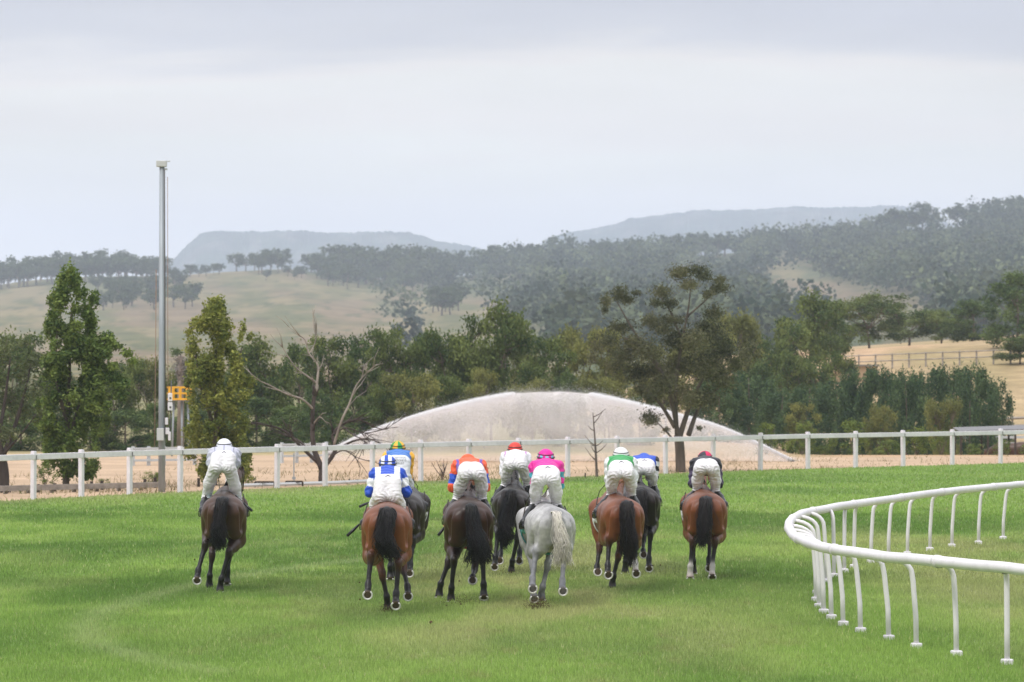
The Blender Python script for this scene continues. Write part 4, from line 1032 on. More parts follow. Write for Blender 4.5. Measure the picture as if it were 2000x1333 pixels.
def build_horse(label, cx, gy, coat, legs, yaw=0.0, H=1.33, poll=1.5, wid=1.0, tail=None, cloth_col=(0.8, 0.8, 0.8), girth=None, head_dx=0.0, lean=0.0, socks=(), seed=0, group='racehorses galloping away', d0=None, phi_cam=True):
    """legs: (hind?, side, px, py, fore, sole pitch, cannon pitch) with the hoof where the photo shows it"""
    r = np.random.default_rng(seed)
    if d0 is None: d0 = gnd(cx, gy).y
    root = at(cx, gy, d0); root.z = 0
    cyw, syw = math.cos(R(yaw)), math.sin(R(yaw))
    def to_local(px, py, fore):
        p = at(px, py, d0 + fore)
        dx, dy = p.x - root.x, p.y - root.y
        return Vector((dx * cyw + dy * syw, fore, p.z))
    B = Body((-0.62, -0.75, -0.06), (0.62, 2.95, 1.95), 0.0165)
    bd, dk, lg = coat['body'], coat['dark'], coat['leg']
    dz = H - 1.33; w = wid
    # trunk
    B.add((0, .50, .98 + dz), (0, 1.40, .99 + dz), .285 * w, .295 * w, .08, (1, 1, 1.02), bd)
    B.add((0, 1.25, 1.00 + dz), (0, 1.62, 1.02 + dz), .27 * w, .21 * w, .08, (.9, 1, 1.1), bd)
    for s_ in (-1, 1):
        B.add((s_ * .085 * w, .24, 1.06 + dz), (s_ * .085 * w, .80, 1.05 + dz), .222 * w, .235 * w, .05, (1, 1, 1), bd)
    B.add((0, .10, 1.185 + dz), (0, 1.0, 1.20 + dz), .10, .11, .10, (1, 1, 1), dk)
    B.add((0, 1.0, 1.21 + dz), (0, 1.45, 1.27 + dz), .09, .10, .12, (1, 1, 1), bd)
    for s_ in (-1, 1):
        B.add((s_ * .140 * w, .095, 1.06 + dz), (s_ * .165 * w, .17, .80 + dz), .135 * w, .112 * w, .022, (1, 1, 1), bd)
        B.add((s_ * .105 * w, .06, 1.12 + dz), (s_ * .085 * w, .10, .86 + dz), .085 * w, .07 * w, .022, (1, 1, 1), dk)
        B.add((s_ * .195 * w, .30, 1.02 + dz), (s_ * .205 * w, .42, .84 + dz), .120 * w, .110 * w, .03, (1, 1, 1), bd)
        B.add((s_ * .21 * w, .62, 1.12 + dz), (s_ * .215 * w, .60, .86 + dz), .08 * w, .09 * w, .04, (1, 1, 1), bd)
        B.add((s_ * .16, 1.50, 1.10 + dz), (s_ * .165, 1.38, .80 + dz), .155, .115, .05, (1, 1, 1), bd)
    # neck and head
    for s_ in (-1, 1):
        B.carve((s_ * .255 * w, .03, 1.16 + dz), (s_ * .272 * w, .13, .84 + dz), .044, .04)
        B.carve((s_ * .345 * w, .52, 1.24 + dz), (s_ * .345 * w, .47, 1.0 + dz), .042, .04)
    hx = head_dx + math.tan(R(yaw)) * 2.2
    pz = poll
    B.add((hx * .2, 1.55, 1.10 + dz), (hx * .7, 2.05, pz - .16), .205, .125, .10, (.62, 1, 1.05), bd)
    B.add((hx * .7, 2.0, pz - .14), (hx, 2.22, pz - .10), .115, .105, .08, (.7, 1, 1), bd)
    B.add((hx, 2.24, pz - .10), (hx, 2.62, pz - .36), .105, .062, .05, (.72, 1, 1), bd)
    B.add((hx, 2.60, pz - .35), (hx, 2.68, pz - .40), .062, .055, .03, (.85, 1, 1), dk)
    for s_ in (-1, 1): B.add((hx + s_ * .050, 2.20, pz - .03), (hx + s_ * .060, 2.12, pz + .045), .030, .010, .02, (1, .6, 1), dk)
    hooves = []
    for n_, (hind, side, px, py, fore, phi, psi) in enumerate(legs):
        sole = to_local(px, py, fore)
        if phi < 20: sole.z = max(sole.z, 0.0)
        u = rx(phi, (0, 0, -1)); u.x = 0
        cor = sole - u * .075
        past = rx(phi * .8, (0, .50, -.86)); fet = cor - past * .115
        can = rx(psi, (0, .02, -1.0)).normalized()
        side_x = side * (.165 if hind else .135)
        topx = side_x
        Lc = .34 if hind else .27
        fet.x = sole.x + (topx - sole.x) * .08
        hk = fet - can * Lc; hk.x = sole.x + (topx - sole.x) * (.55 if hind else .5)
        sock = n_ in socks
        lc = (0.62, 0.58, 0.55) if sock else lg
        hc = (0.25, 0.20, 0.17) if sock else (0.020, 0.018, 0.017)
        if hind:
            hip = Vector((side * .15, .34, 1.00 + dz)); L1, L2 = .39, .44
            v = hk - hip; D = v.length
            if D > L1 + L2 - .02: hip = hk - v * ((L1 + L2 - .02) / D); v = hk - hip; D = v.length
            a_ = (L1 * L1 - L2 * L2 + D * D) / (2 * D); hgt = math.sqrt(max(L1 * L1 - a_ * a_, 0))
            fwd = Vector((0, 1, 0)) - v.normalized() * v.normalized().y; fwd.normalize()
            st = hip + v.normalized() * a_ + fwd * hgt; st.x = side * .19 * w
            B.add(hip, st, .15 * w, .12 * w, .05, (1, 1, 1), bd)
            mid = st.lerp(hk, .45)
            B.add(st, mid, .118 * w, .090, .05, (.95, 1.1, 1), bd)
            B.add(mid, hk, .088, .050, .03, (.85, 1.1, 1), [q * .7 + l * .3 for q, l in zip(bd, lg)])
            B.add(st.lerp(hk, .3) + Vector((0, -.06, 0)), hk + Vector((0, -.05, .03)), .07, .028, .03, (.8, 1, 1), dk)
            B.add(hk + Vector((0, -.028, .028)), hk + can * .05, .052, .044, .025, (.85, 1.1, 1), lg)
            B.add(hk, fet, .041, .032, .02, (.9, 1.1, 1), lg)
        else:
            el_ = Vector((side * .165, 1.38, .80 + dz)); v = hk - el_
            if v.length > .50: el_ = hk - v * (.50 / v.length)
            B.add(el_ + Vector((0, 0, .08)), el_.lerp(hk, .4), .105, .078, .05, (.85, 1.1, 1), bd)
            B.add(el_.lerp(hk, .4), hk, .078, .046, .03, (.85, 1.05, 1), bd)
            B.add(hk + Vector((0, 0, .03)), hk + can * .04, .050, .044, .02, (.95, 1, 1), lg)
            B.add(hk, fet, .038, .031, .02, (.9, 1.1, 1), lg)
        B.add(fet, fet + past * .02, .045, .042, .02, (.95, 1, 1), lc)
        B.add(fet, cor, .037, .043, .02, (1, 1, 1), lc)
        B.add(cor, sole + u * .01, .047, .063, .012, (1, 1, 1), hc)
        B.cut(sole, u, .10)
        hooves.append((sole, u, rx(phi, (0, 1, 0))))
    V, Q = B.nets(); V = relax(V, Q, 2, .45)
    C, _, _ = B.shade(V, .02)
    for (sole, u, t_) in hooves:
        dd = V - np.array(sole[:]); on = (np.abs(dd @ np.array(u[:])) < .012) & (np.linalg.norm(dd, axis=1) < .09)
        C[on] = (0.075, 0.05, 0.032)
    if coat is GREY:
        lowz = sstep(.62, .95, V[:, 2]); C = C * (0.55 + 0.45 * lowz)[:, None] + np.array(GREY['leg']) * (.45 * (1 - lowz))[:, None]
    else:
        n_ = fbm(V[:, 1] * 5 + V[:, 0] * 3 + 7, V[:, 2] * 5, 3 + seed, 3); C = C * (0.8 + 0.42 * n_)[:, None]
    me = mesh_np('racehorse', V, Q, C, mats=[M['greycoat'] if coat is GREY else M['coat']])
    ho = link('racehorse', me, None, root, R(yaw)); tag(ho, label, 'horse', group)
    # shoes
    for (sole, u, t_) in hooves:
        b = MB(); lat = Vector((1, 0, 0)); pts = []
        for a in np.linspace(-140, 140, 19):
            pts.append(sole + u * .004 + t_ * (math.cos(R(a)) * .054 + .002) + lat * (math.sin(R(a)) * .053))
        b.tube(pts, .0125, 6, flat=.8)
        link('horseshoe', b.mesh('horseshoe', M['shoe'], True), ho)
    # tail
    tl = dict(end=(cx, gy - 90), sway=0.0, wd=.085, dock=1.20, fringe=0.0, mid=None); tl.update(tail or {})
    e = to_local(tl['end'][0], tl['end'][1], -.20)
    dkz = tl['dock'] + dz
    m1 = Vector((e.x * .25, -.13, dkz - .02)); m2 = Vector((e.x * .55 + tl['sway'], -.19, dkz - .25))
    if tl['mid']: m2 = to_local(tl['mid'][0], tl['mid'][1], -.20)
    G = np.array([v[:] for v in catmull([Vector((0, .08, dkz + .01)), Vector((e.x * .06, -.03, dkz + .045)), m1, m2, m2.lerp(e, .55) + Vector((tl['sway'] * .6, -.03, 0)), e], 5)])
    n = len(G); tt = np.linspace(0, 1, n)
    prof = np.interp(tt, [0, .12, .35, .65, 1], [.035, .05, tl['wd'], tl['wd'] * 1.05, tl['wd'] * .75])
    b = MB(); b.tube(G[:-3], prof[:-3] * .60, 10, col=coat['hair'] if coat is not GREY else (.36, .33, .30), flat=.6)
    locks = r.normal(size=(8, 3)) * np.array([.040, .03, .05]); lph = r.random(8) * 6.283; lfr = 1.0 + 1.3 * r.random(8); lan = r.random(8) * 6.283
    for k in range(560):
        lk = r.integers(0, 8)
        a = lan[lk] + r.normal() * .55; q = r.random() ** .5; st = r.integers(0, int(n * .45)); en = n if r.random() < .75 else r.integers(int(n * .7), n)
        if en - st < 5: continue
        ox, oy = math.cos(a) * q, math.sin(a) * q * .6
        ph, fr, am = r.random() * 6.283, .8 + 2.2 * r.random(), .014 + .05 * r.random() ** 2
        P = G[st:en].copy(); pr = prof[st:en]; t_ = tt[st:en]
        P[:, 0] += ox * pr + am * t_ * np.sin(ph + fr * t_ * 6.283) + tl['fringe'] * t_ ** 4 * (r.random() - .3)
        P[:, 1] += oy * pr + am * .6 * t_ * np.cos(ph * 1.7 + fr * t_ * 6.283)
        sp = r.normal(size=3) * np.array([.05, .03, .06]); P += (np.linspace(0, 1, len(P)) ** 2)[:, None] * (sp * .45 + locks[lk]); P[:, 0] += .032 * np.sin(lph[lk] + lfr[lk] * 6.283 * t_) * t_; P[:, 2] -= .05 * r.random() * np.linspace(0, 1, len(P)) ** 3
        if coat is GREY: c = mixc(np.array((.26, .25, .25)), np.array((.66, .62, .55)), sstep(.15, .6, (st + en) / 2 / n)) * (.7 + .5 * r.random())
        else: c = np.array(coat['hair']) * (.7 + 1.5 * r.random() ** 2 + 1.6 * (lk % 3 == 0) * t_[-1] * r.random()) * (np.array((1.25, 1.0, .9)) if lk % 2 else 1)
        b.tube(P, np.linspace(.0062, .0022, len(P)), 3, caps=False, col=c)
    link('tail', b.mesh('tail', M['hair'], True), ho)
    # mane
    b = MB()
    for k in range(120):
        t_ = r.random(); y = 1.5 + .7 * t_; z = 1.30 + dz + (pz - 1.30 - dz) * t_ + .015; x = hx * t_
        sd = -1 if r.random() < .85 else 1
        b.tube([(x, y, z - .02), (x + sd * .04, y - .02, z + .02), (x + sd * .085, y - .05, z - .06 - .1 * r.random())], [.006, .006, .002], 3, caps=False, col=np.array(coat['hair']) * (.8 + r.random()) if coat is not GREY else (.4, .38, .36))
    link('mane', b.mesh('mane', M['hair'], True), ho)
    # bridle
    b = MB()
    for s_ in (-1, 1):
        b.tube([(hx + s_ * .078, 2.24, pz - .0), (hx + s_ * .08, 2.30, pz - .13), (hx + s_ * .06, 2.56, pz - .33)], .009, 5)
    b.tube([(hx - .08, 2.24, pz), (hx, 2.24, pz + .035), (hx + .08, 2.24, pz)], .009, 5)
    link('bridle', b.mesh('bridle', M['leather'], True), ho)
    # saddle cloth draped over the barrel, saddle, girth
    def ringpt(a, y, off):
        rr_ = .287 * w + off
        return (math.sin(a) * rr_ * 1.0, y, .985 + dz + math.cos(a) * rr_ * 1.02)
    ys = np.linspace(.82, 1.28, 9); as_ = np.linspace(-1.75, 1.75, 41)
    V0 = []
    for off in (.018, .008):
        for y in ys:
            for a in as_: V0.append(ringpt(a, y, off + .004 * math.sin(a * 9 + y * 14)))
    ny, na = len(ys), len(as_); Fc = []
    for i in range(ny - 1):
        for j in range(na - 1):
            q = i * na + j; Fc.append((q, q + 1, q + na + 1, q + na)); q += ny * na; Fc.append((q, q + na, q + na + 1, q + 1))
    rim = [(0, j) for j in range(na)] + [(i, na - 1) for i in range(1, ny)] + [(ny - 1, j) for j in range(na - 2, -1, -1)] + [(i, 0) for i in range(ny - 2, 0, -1)]
    for k in range(len(rim)):
        a_, b_ = rim[k], rim[(k + 1) % len(rim)]; q1, q2 = a_[0] * na + a_[1], b_[0] * na + b_[1]
        Fc.append((q1, q1 + ny * na, q2 + ny * na, q2))
    b = MB(); b.add(V0, Fc, cloth_col); link('saddle_cloth', b.mesh('saddle_cloth', M['cloth'], True), ho)
    sb = Body((-.3, .72, 1.1 + dz), (.3, 1.4, 1.6 + dz), .016)
    for s_ in (-1, 1): sb.add((s_ * .05, .95, 1.265 + dz), (s_ * .20, 1.12, 1.16 + dz), .045, .045, .04)
    sb.add((0, .92, 1.275 + dz), (0, 1.2, 1.28 + dz), .045, .04, .05)
    Vs, Qs = sb.nets(); link('saddle', mesh_np('saddle', Vs, Qs, mats=[M['leather']]), ho)
    b = MB(); gp = []
    for a in np.linspace(1.3, 2 * math.pi - 1.3, 25): gp.append((math.sin(a) * (.298 * w + .014), 1.22, 1.0 + dz + math.cos(a) * (.304 * w + .016)))
    b.tube(gp, .035, 8, flat=.25, col=girth or (.8, .8, .8)); link('girth', b.mesh('girth', M['cloth'], True), ho)
    if girth:
        b = MB(); gp = []
        for a in np.linspace(math.pi - .62, math.pi + .62, 15): gp.append((math.sin(a) * .26, .62 + .06 * math.cos(a * 2), 1.0 + dz + math.cos(a) * (.298 * w + .03)))
        b.tube(gp, .022, 8, col=girth); link('belly_strap', b.mesh('belly_strap', M['cloth'], True), ho)
    return ho, root, to_local, dz
# ------------------------------------------------------------------ riders
WHITE_B = np.array((0.81, 0.78, 0.81))
def build_jockey(label, hz_, helm, back, waist, crotch, knees, elbows, silk, cap, feet=.98, marks=None, ya=.80, hipw=1.0, bcol=WHITE_B, shade_stain=.35, logo=True, hy=1.46, sleeve=1.0, seed=0):
    ho, root, TL, dz = hz_
    yaw = ho.rotation_euler.z
    C = TL(crotch[0], crotch[1], ya); W = TL(waist[0], waist[1], ya + .10)
    Hd = TL(helm[0], helm[1], hy); Hc = Hd - Vector((0, 0, .112))
    ys = ya + .47
    Sb = TL((waist[0] + helm[0]) / 2, back, ys); Sh = Sb - Vector((0, 0, .118))
    KN = [TL(k[0], k[1], ya + .30) for k in knees]
    EL = [TL(e[0], e[1], ys - .03) for e in elbows]
    lo = (-.75, ya - .35, .80); hi = (.75, ya + 1.05, Hd.z + .15)
    Bd, Br, Sk, Bo = [Body(lo, hi, .010) for _ in range(4)]
    def pel(B, o, k=.03):
        zc0, zc1 = C.z + .085, W.z - .115
        for s_ in (-1, 1):
            B.add((C.x + s_ * .074 * hipw, ya - .01, zc0), ((C.x + W.x) / 2 + s_ * .068 * hipw, ya + .05, max(zc1, zc0 + .02)), .100 + o, .104 + o, .02)
        B.add((W.x, ya + .10, W.z - .125), (W.x, ya + (.14 if B is Br else .30), W.z - .128), .112 + o, .112 + o, .05, (1.22, 1, 1))
    pel(Bd, -.008); pel(Br, 0)
    # torso, head
    tA = Vector((W.x, ya + .16, W.z - .128)); tB = Sh
    for B, o in ((Bd, -.012), (Sk, .010)):
        B.add(tA + Vector((0, .02, 0)), tB, .118 + o, .116 + o, .05, (1.32, 1, 1), tagv=0)
        for s_ in (-1, 1): B.add(tB, tB + Vector((s_ * .13, 0, .03)), .08 + o, .062 + o, .05, tagv=0)
    Bd.add(Sh + Vector((0, .03, .05)), Hc + Vector((0, -.03, -.06)), .058, .055, .04)
    Sk.add(Sh + Vector((0, .02, .05)), Sh.lerp(Hc, .55) + Vector((0, -.02, -.02)), .068, .062, .04, tagv=0)
    Bd.add(Hc + Vector((0, -.02, 0)), Hc + Vector((0, .02, .0)), .092, .09, .03, (.85, 1, 1.05))
    Bd.add(Hc + Vector((0, .05, -.05)), Hc + Vector((0, .075, -.105)), .062, .040, .03)           # jaw and chin
    Bd.add(Hc + Vector((0, .108, -.02)), Hc + Vector((0, .130, -.055)), .012, .017, .012)            # nose
    Bd.add(Hc + Vector((-.022, .098, -.088)), Hc + Vector((.022, .098, -.088)), .010, .010, .006)    # lips
    for s_ in (-1, 1):
        Bd.add(Hc + Vector((s_ * .080, 0, -.02)), Hc + Vector((s_ * .085, -.01, -.055)), .016, .011, .010, (.5, 1, 1))
        Bd.carve(Hc + Vector((s_ * .032, .100, -.015)), Hc + Vector((s_ * .036, .104, -.017)), .013, .01)
    arms = []
    for i, s_ in enumerate((-1, 1)):
        S0 = tB + Vector((s_ * .160, 0, .02)); E = EL[i]; hn = Vector((Sh.x * .8 + s_ * .115, ys + .24, Sh.z - .22))
        hn.z = min(hn.z, E.z + .06)
        arms.append((S0, E, hn))
        for B, o, cf in ((Bd, -.010, 1.0), (Sk, .014 * sleeve, .80)):
            B.add(S0, E, .056 + o, .048 + o, .03, tagv=1 + i)
            B.add(E, E.lerp(hn, cf), .048 + o, (.030 if B is Bd else .040) + o * .4, .025, tagv=3 + i)
        # hand closed round the rein: palm, four bent fingers, thumb
        pd = (hn - E).normalized(); pc = hn + pd * .045
        Bd.add(hn, pc, .026, .034, .015, (.75, 1, 1))
        for q in range(4):
            b0 = pc + pd * .028 + Vector((0, 0, .030 - .020 * q)); ln = (.034, .038, .036, .028)[q]
            b1 = b0 + pd * ln * .6 + Vector((-s_ * ln * .7, 0, 0)); b2 = b1 - pd * ln * .8 + Vector((-s_ * ln * .3, 0, -.002)); b3 = b2 - pd * ln * .4 + Vector((s_ * ln * .4, 0, 0))
            for a_, b_, r0, r1 in ((b0, b1, .0098, .0092), (b1, b2, .0092, .0085), (b2, b3, .0085, .0078)): Bd.add(a_, b_, r0, r1, .004)
        t0 = hn + pd * .02 + Vector((-s_ * .018, 0, .026)); t1 = t0 + pd * .028 + Vector((-s_ * .018, 0, .014)); t2 = t1 + pd * .026 + Vector((-s_ * .006, 0, -.004))
        Bd.add(t0, t1, .012, .010, .006); Bd.add(t1, t2, .010, .008, .004)
    for i, s_ in enumerate((-1, 1)):
        hp_ = Vector((C.x + s_ * .098 * hipw, ya + .035, C.z + .070)); K = KN[i].copy(); K.x += s_ * .012
        An = Vector((s_ * .292 + C.x * .2, ya + .03, feet + .085)); To = An + Vector((s_ * .012, .17, -.07)); He = An + Vector((0, -.035, -.055))
        md = hp_.lerp(K, .5) + Vector((s_ * .016, 0, 0))
        for B, o in ((Bd, -.008), (Br, .004)):
            B.add(hp_, md, .088 + o, .076 + o, .012); B.add(md, K, .076 + o, .058 + o, .03)
        Br.add(K, K.lerp(An, .22), .062, .055, .03)
        Bd.add(K, K.lerp(An, .35), .056, .050, .03); Bd.add(K.lerp(An, .35), An, .050, .034, .03); Bd.add(An, To, .036, .026, .02); Bd.add(An, He, .034, .026, .02)
        Bo.add(K.lerp(An, .20), K.lerp(An, .5), .060, .058, .02); Bo.add(K.lerp(An, .5), An, .058, .042, .02)
        Bo.add(An, To, .043, .034, .02); Bo.add(An, He, .040, .033, .02)
    V, Q = Bd.nets(); V = relax(V, Q, 1, .4)
    pr = link('person', mesh_np('person', V, Q, mats=[M['skin']]), None, root, yaw)
    tag(pr, label, 'person', 'jockeys riding away from the camera')
    V, Q = Br.nets(); V = relax(V, Q, 2, .4)
    # tight folds that run out from the crotch and round the knees
    ang = np.arctan2(V[:, 0] - C.x, V[:, 2] - C.z); dist = np.hypot(V[:, 0] - C.x, V[:, 2] - C.z)
    nrm = np.zeros_like(V); 
    fn = np.cross(V[Q[:, 1]] - V[Q[:, 0]], V[Q[:, 2]] - V[Q[:, 0]])
    for k in range(4): np.add.at(nrm, Q[:, k], fn)
    nrm /= np.linalg.norm(nrm, axis=1)[:, None] + 1e-9
    amp = .0055 * np.exp(-((dist - .10) / .10) ** 2) * np.sin(ang * 15 + 3 * np.sin(dist * 40 + seed))
    kz = (KN[0].z + KN[1].z) / 2
    amp = amp + .005 * (1 - sstep(.02, .14, V[:, 2] - kz)) * np.sin(V[:, 2] * 210 + 9 * V[:, 0] + 2 * np.sin(V[:, 0] * 40))
    amp = amp + .007 * (fbm(V[:, 0] * 22 + V[:, 2] * 9, V[:, 2] * 30 - V[:, 0] * 8, seed, 3) - .5)
    V = V + nrm * amp[:, None]
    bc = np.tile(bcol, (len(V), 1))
    st = np.exp(-((V[:, 0] - C.x) / .085) ** 2 - ((V[:, 2] - C.z + .02) / .13) ** 2) * shade_stain
    bc = mixc(bc, (.46, .51, .50), st)  # shade under the seat painted into the colour together with sweat stain
    Vb, Qb = V, Q
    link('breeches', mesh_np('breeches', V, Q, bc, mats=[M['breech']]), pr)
    V, Q = Sk.nets(); V = relax(V, Q, 2, .4)
    _, tg, D = Sk.shade(V)
    ta = np.zeros(len(V))
    for i in range(2):
        S0, E, hn = [np.array(v[:]) for v in arms[i]]
        m = tg == 1 + i; ta[m] = np.clip((V[m] - S0) @ (E - S0) / ((E - S0) @ (E - S0)), -.2, 1)
        m = tg == 3 + i; ta[m] = 1 + np.clip((V[m] - E) @ (hn - E) / ((hn - E) @ (hn - E)), 0, 1.2)
    wr = .006 * np.sin(V[:, 2] * 60 + V[:, 0] * 35 + 3 * np.sin(V[:, 1] * 30 + seed)) * (tg > 0) + .003 * np.sin(V[:, 1] * 70 + V[:, 0] * 25)
    fn = np.cross(V[Q[:, 1]] - V[Q[:, 0]], V[Q[:, 2]] - V[Q[:, 0]]); nrm = np.zeros_like(V)
    for k in range(4): np.add.at(nrm, Q[:, k], fn)
    nrm /= np.linalg.norm(nrm, axis=1)[:, None] + 1e-9
    link('silks', mesh_np('silks', V + nrm * wr[:, None], Q, silk(V[:, 0] - Sh.x, V[:, 2] - Sh.z, tg, ta), mats=[M['cloth']]), pr)
    V, Q = Bo.nets(); V = relax(V, Q, 1, .4)
    for s_ in (-1, 1):
        m = (np.sign(V[Q[:, 0], 0] - C.x * .3) == s_); qq = Q[m]; u, inv = np.unique(qq, return_inverse=True)
        if len(u): link('boot', mesh_np('boot', V[u], inv.reshape(-1, 4), mats=[M['boot']]), pr)
    # helmet
    la = np.linspace(-32, 90, 30); lo_ = np.linspace(0, 360, 73)[:-1]
    LA, LO = np.meshgrid(np.radians(la), np.radians(lo_), indexing='ij')
    ux, uy, uz = np.cos(LA) * np.sin(LO), np.cos(LA) * np.cos(LO), np.sin(LA)
    hv = np.stack([ux * .108, uy * .134, uz * .112 + .0], -1)
    tilt = R(14); c_, s2 = math.cos(tilt), math.sin(tilt)
    def tl_(v): return np.stack([v[..., 0], v[..., 1] * c_ - v[..., 2] * s2, v[..., 1] * s2 + v[..., 2] * c_], -1)
    hv = tl_(hv) + np.array(Hc[:])
    n0, n1 = hv.shape[:2]; F_ = []
    for i in range(n0 - 1):
        for j in range(n1): F_.append((i * n1 + j, i * n1 + (j + 1) % n1, (i + 1) * n1 + (j + 1) % n1, (i + 1) * n1 + j))
    cc = cap(ux, uy, uz, np.degrees(LA), np.degrees(LO))
    he = link('helmet', mesh_np('helmet', hv.reshape(-1, 3), F_, cc.reshape(-1, 3), mats=[M['helmet']]), pr)
    b = MB(); pk = []
    for j, a in enumerate(np.linspace(-60, 60, 13)):
        for q in (0, 1):
            v = np.array([math.sin(R(a)) * (.108 + .02 * q), math.cos(R(a)) * (.134 + .055 * q * math.cos(R(a * .9))), -.03 - .012 * q]); pk.append(v)
    pk = np.array(pk); top = tl_(pk) + np.array(Hc[:]); bot = top - np.array([0, 0, .008])
    fa = []
    for j in range(12): q = j * 2; fa += [(q, q + 2, q + 3, q + 1), (26 + q, 27 + q, 29 + q, 28 + q), (q + 1, q + 3, 29 + q, 27 + q)]
    b.add(np.concatenate([top, bot]), fa, tuple(cc[4, 0])); link('peak', b.mesh('peak', M['helmet'], True), he)
    for la0, rr in ((3, .009), (24, .006)):
        b = MB(); P = []
        for a in np.linspace(0, 360, 41):
            l_ = R(la0 - 9 * math.cos(R(a))); P.append((math.cos(l_) * math.sin(R(a)) * .1095, math.cos(l_) * math.cos(R(a)) * .1355, math.sin(l_) * .1135))
        b.tube(tl_(np.array(P)) + np.array(Hc[:]), rr, 6, flat=1.0); link('goggle_strap', b.mesh('goggle_strap', M['strapm'], True), he)
    # maker's mark and lettering on the seat of the breeches
    bv = BVHTree.FromPolygons([Vector(v) for v in Vb], [tuple(q) for q in Qb])
    def proj(vs, off=.003):
        o_ = []
        for v in vs:
            h = bv.ray_cast(Vector((v[0], ya - .5, v[2])), Vector((0, 1, 0)))
            o_.append((h[0] + Vector((0, -off, 0))) if h[0] is not None else Vector((v[0], ya - .1, v[2])))
        return o_
    if logo:
        vs = []
        for a in np.linspace(0, 1, 9):
            for q in (0, 1): vs.append((W.x + (a - .5) * .075, 0, W.z - .045 + .014 * math.sin(a * math.pi) + (.011 * math.sin(a * math.pi) + .003) * q))
        vs = proj(vs); b = MB(); b.add([v[:] for v in vs], [(i * 2, i * 2 + 1, i * 2 + 3, i * 2 + 2) for i in range(8)], (.05, .05, .06)); link('maker_mark', b.mesh('maker_mark', M['cloth']), pr)
    if marks:
        for txt, size, dx, dzz in marks:
            cu = bpy.data.curves.new('txt', 'FONT'); cu.body = txt; cu.size = size; cu.align_x = 'CENTER'; cu.resolution_u = 3
            to = bpy.data.objects.new('txt', cu); COL.objects.link(to)
            dg = bpy.context.evaluated_depsgraph_get(); me = bpy.data.meshes.new_from_object(to.evaluated_get(dg))
            bm = bmesh.new(); bm.from_mesh(me); bmesh.ops.triangulate(bm, faces=bm.faces[:])
            vs = proj([(W.x + dx + v.co.x, 0, W.z + dzz + v.co.y) for v in bm.verts], .004)
            for v, p in zip(bm.verts, vs): v.co = p
            bm.to_mesh(me); bm.free(); me.materials.clear(); me.materials.append(M['darkmetal'])
            bpy.data.objects.remove(to); link('lettering', me, pr)
    # reins
    b = MB()
    for i, s_ in enumerate((-1, 1)):
        b.tube([arms[i][2] + Vector((-s_ * .02, .05, 0)), (s_ * .09, 2.05, 1.33 + dz), (s_ * .06, 2.50, 1.22 + dz)], .006, 5)
    link('rein', b.mesh('rein', M['leather'], True), ho)
    # stirrup irons hang from the saddle
    for s_ in (-1, 1):
        b = MB(); x = s_ * .297 + C.x * .2; y = ya + .09; z = feet
        b.tube([(x - .045, y, z), (x - .05, y, z + .06), (x, y, z + .13), (x + .05, y, z + .06), (x + .045, y, z), (x - .045, y, z)], .006, 6)
        b.tube([(x, y, z + .13), (s_ * .25, y + .12, 1.28 + dz)], .008, 5)
        link('stirrup', b.mesh('stirrup', M['leather'], True), ho)
    return pr

def plain(c): return lambda x, z, tg, ta: np.tile(np.array(c, float), (len(x), 1))
def capf(fn): return lambda ux, uy, uz, la, lo: fn(ux, uy, uz, la, lo)
def full(c, ux): return np.tile(np.array(c, float), ux.shape + (1,))
def pick(m, a, b): return np.where(m[..., None], np.asarray(a, float), np.asarray(b, float))
RBLUE, SBLUE, WHT = (0.012, 0.07, 0.50), (0.02, 0.16, 0.52), (.80, .80, .82)
ORG, YEL, GRN, RED, MAG, TEAL = (.80, .10, .025), (.80, .42, .03), (.02, .30, .07), (.62, .03, .03), (.72, .012, .30), (.05, .36, .45)
LIL = (.52, .52, .62)

H1 = build_horse('dark brown horse on its own at the left with a straight black tail', 436, 1160, BROWN,
    [(1, -1, 385, 1134, -.05, 65, 25), (0, -1, 409, 1149, 1.15, 0, 5), (1, 1, 430, 1157, .15, 12, 5), (0, 1, 443, 1141, 1.0, 20, 10)],
    yaw=3, H=1.345, poll=1.62, wid=.94, tail=dict(end=(430, 1064), mid=(431, 1020), wd=.072, dock=1.22), cloth_col=(.06, .42, .40), seed=1, head_dx=.05)
build_jockey('jockey in pale lilac silks and white cap alone at left', H1, (438, 857), 872, (438, 879), (434, 925), ((405, 972), (463, 985)), ((412, 905), (461, 905)),
    lambda x, z, tg, ta: pick((np.abs(x) < .012) | (np.abs(np.abs(x) - .13) < .01), (.30, .30, .38), LIL), lambda ux, uy, uz, la, lo: pick((la > 5) & (la < 14), (.5, .5, .6), (.74, .74, .80)), feet=1.0, seed=1, shade_stain=.3)
H2 = build_horse('bright bay horse with a bushy black tail in front of the yellow sleeved rider', 755, 1205, BAY,
    [(1, -1, 718, 1162, -.15, 75, 20), (0, -1, 757, 1193, 1.25, 5, 0), (1, 1, 773, 1183, 0, 60, 10), (0, 1, 797, 1165, .95, 75, 45)],
    yaw=1, H=1.38, poll=1.45, wid=.96, tail=dict(end=(766, 1082), mid=(752, 1040), wd=.085, dock=1.22, sway=-.02), cloth_col=(.03, .03, .05), seed=2)
def silk2(x, z, tg, ta):
    c = pick(np.abs(x) < .085, RBLUE, WHT); c = pick(np.abs(x) > .155, RBLUE, c)
    m = (tg > 0); arm = pick((ta > .28) & (ta < .72), WHT, RBLUE); return np.where(m[:, None], arm, c)
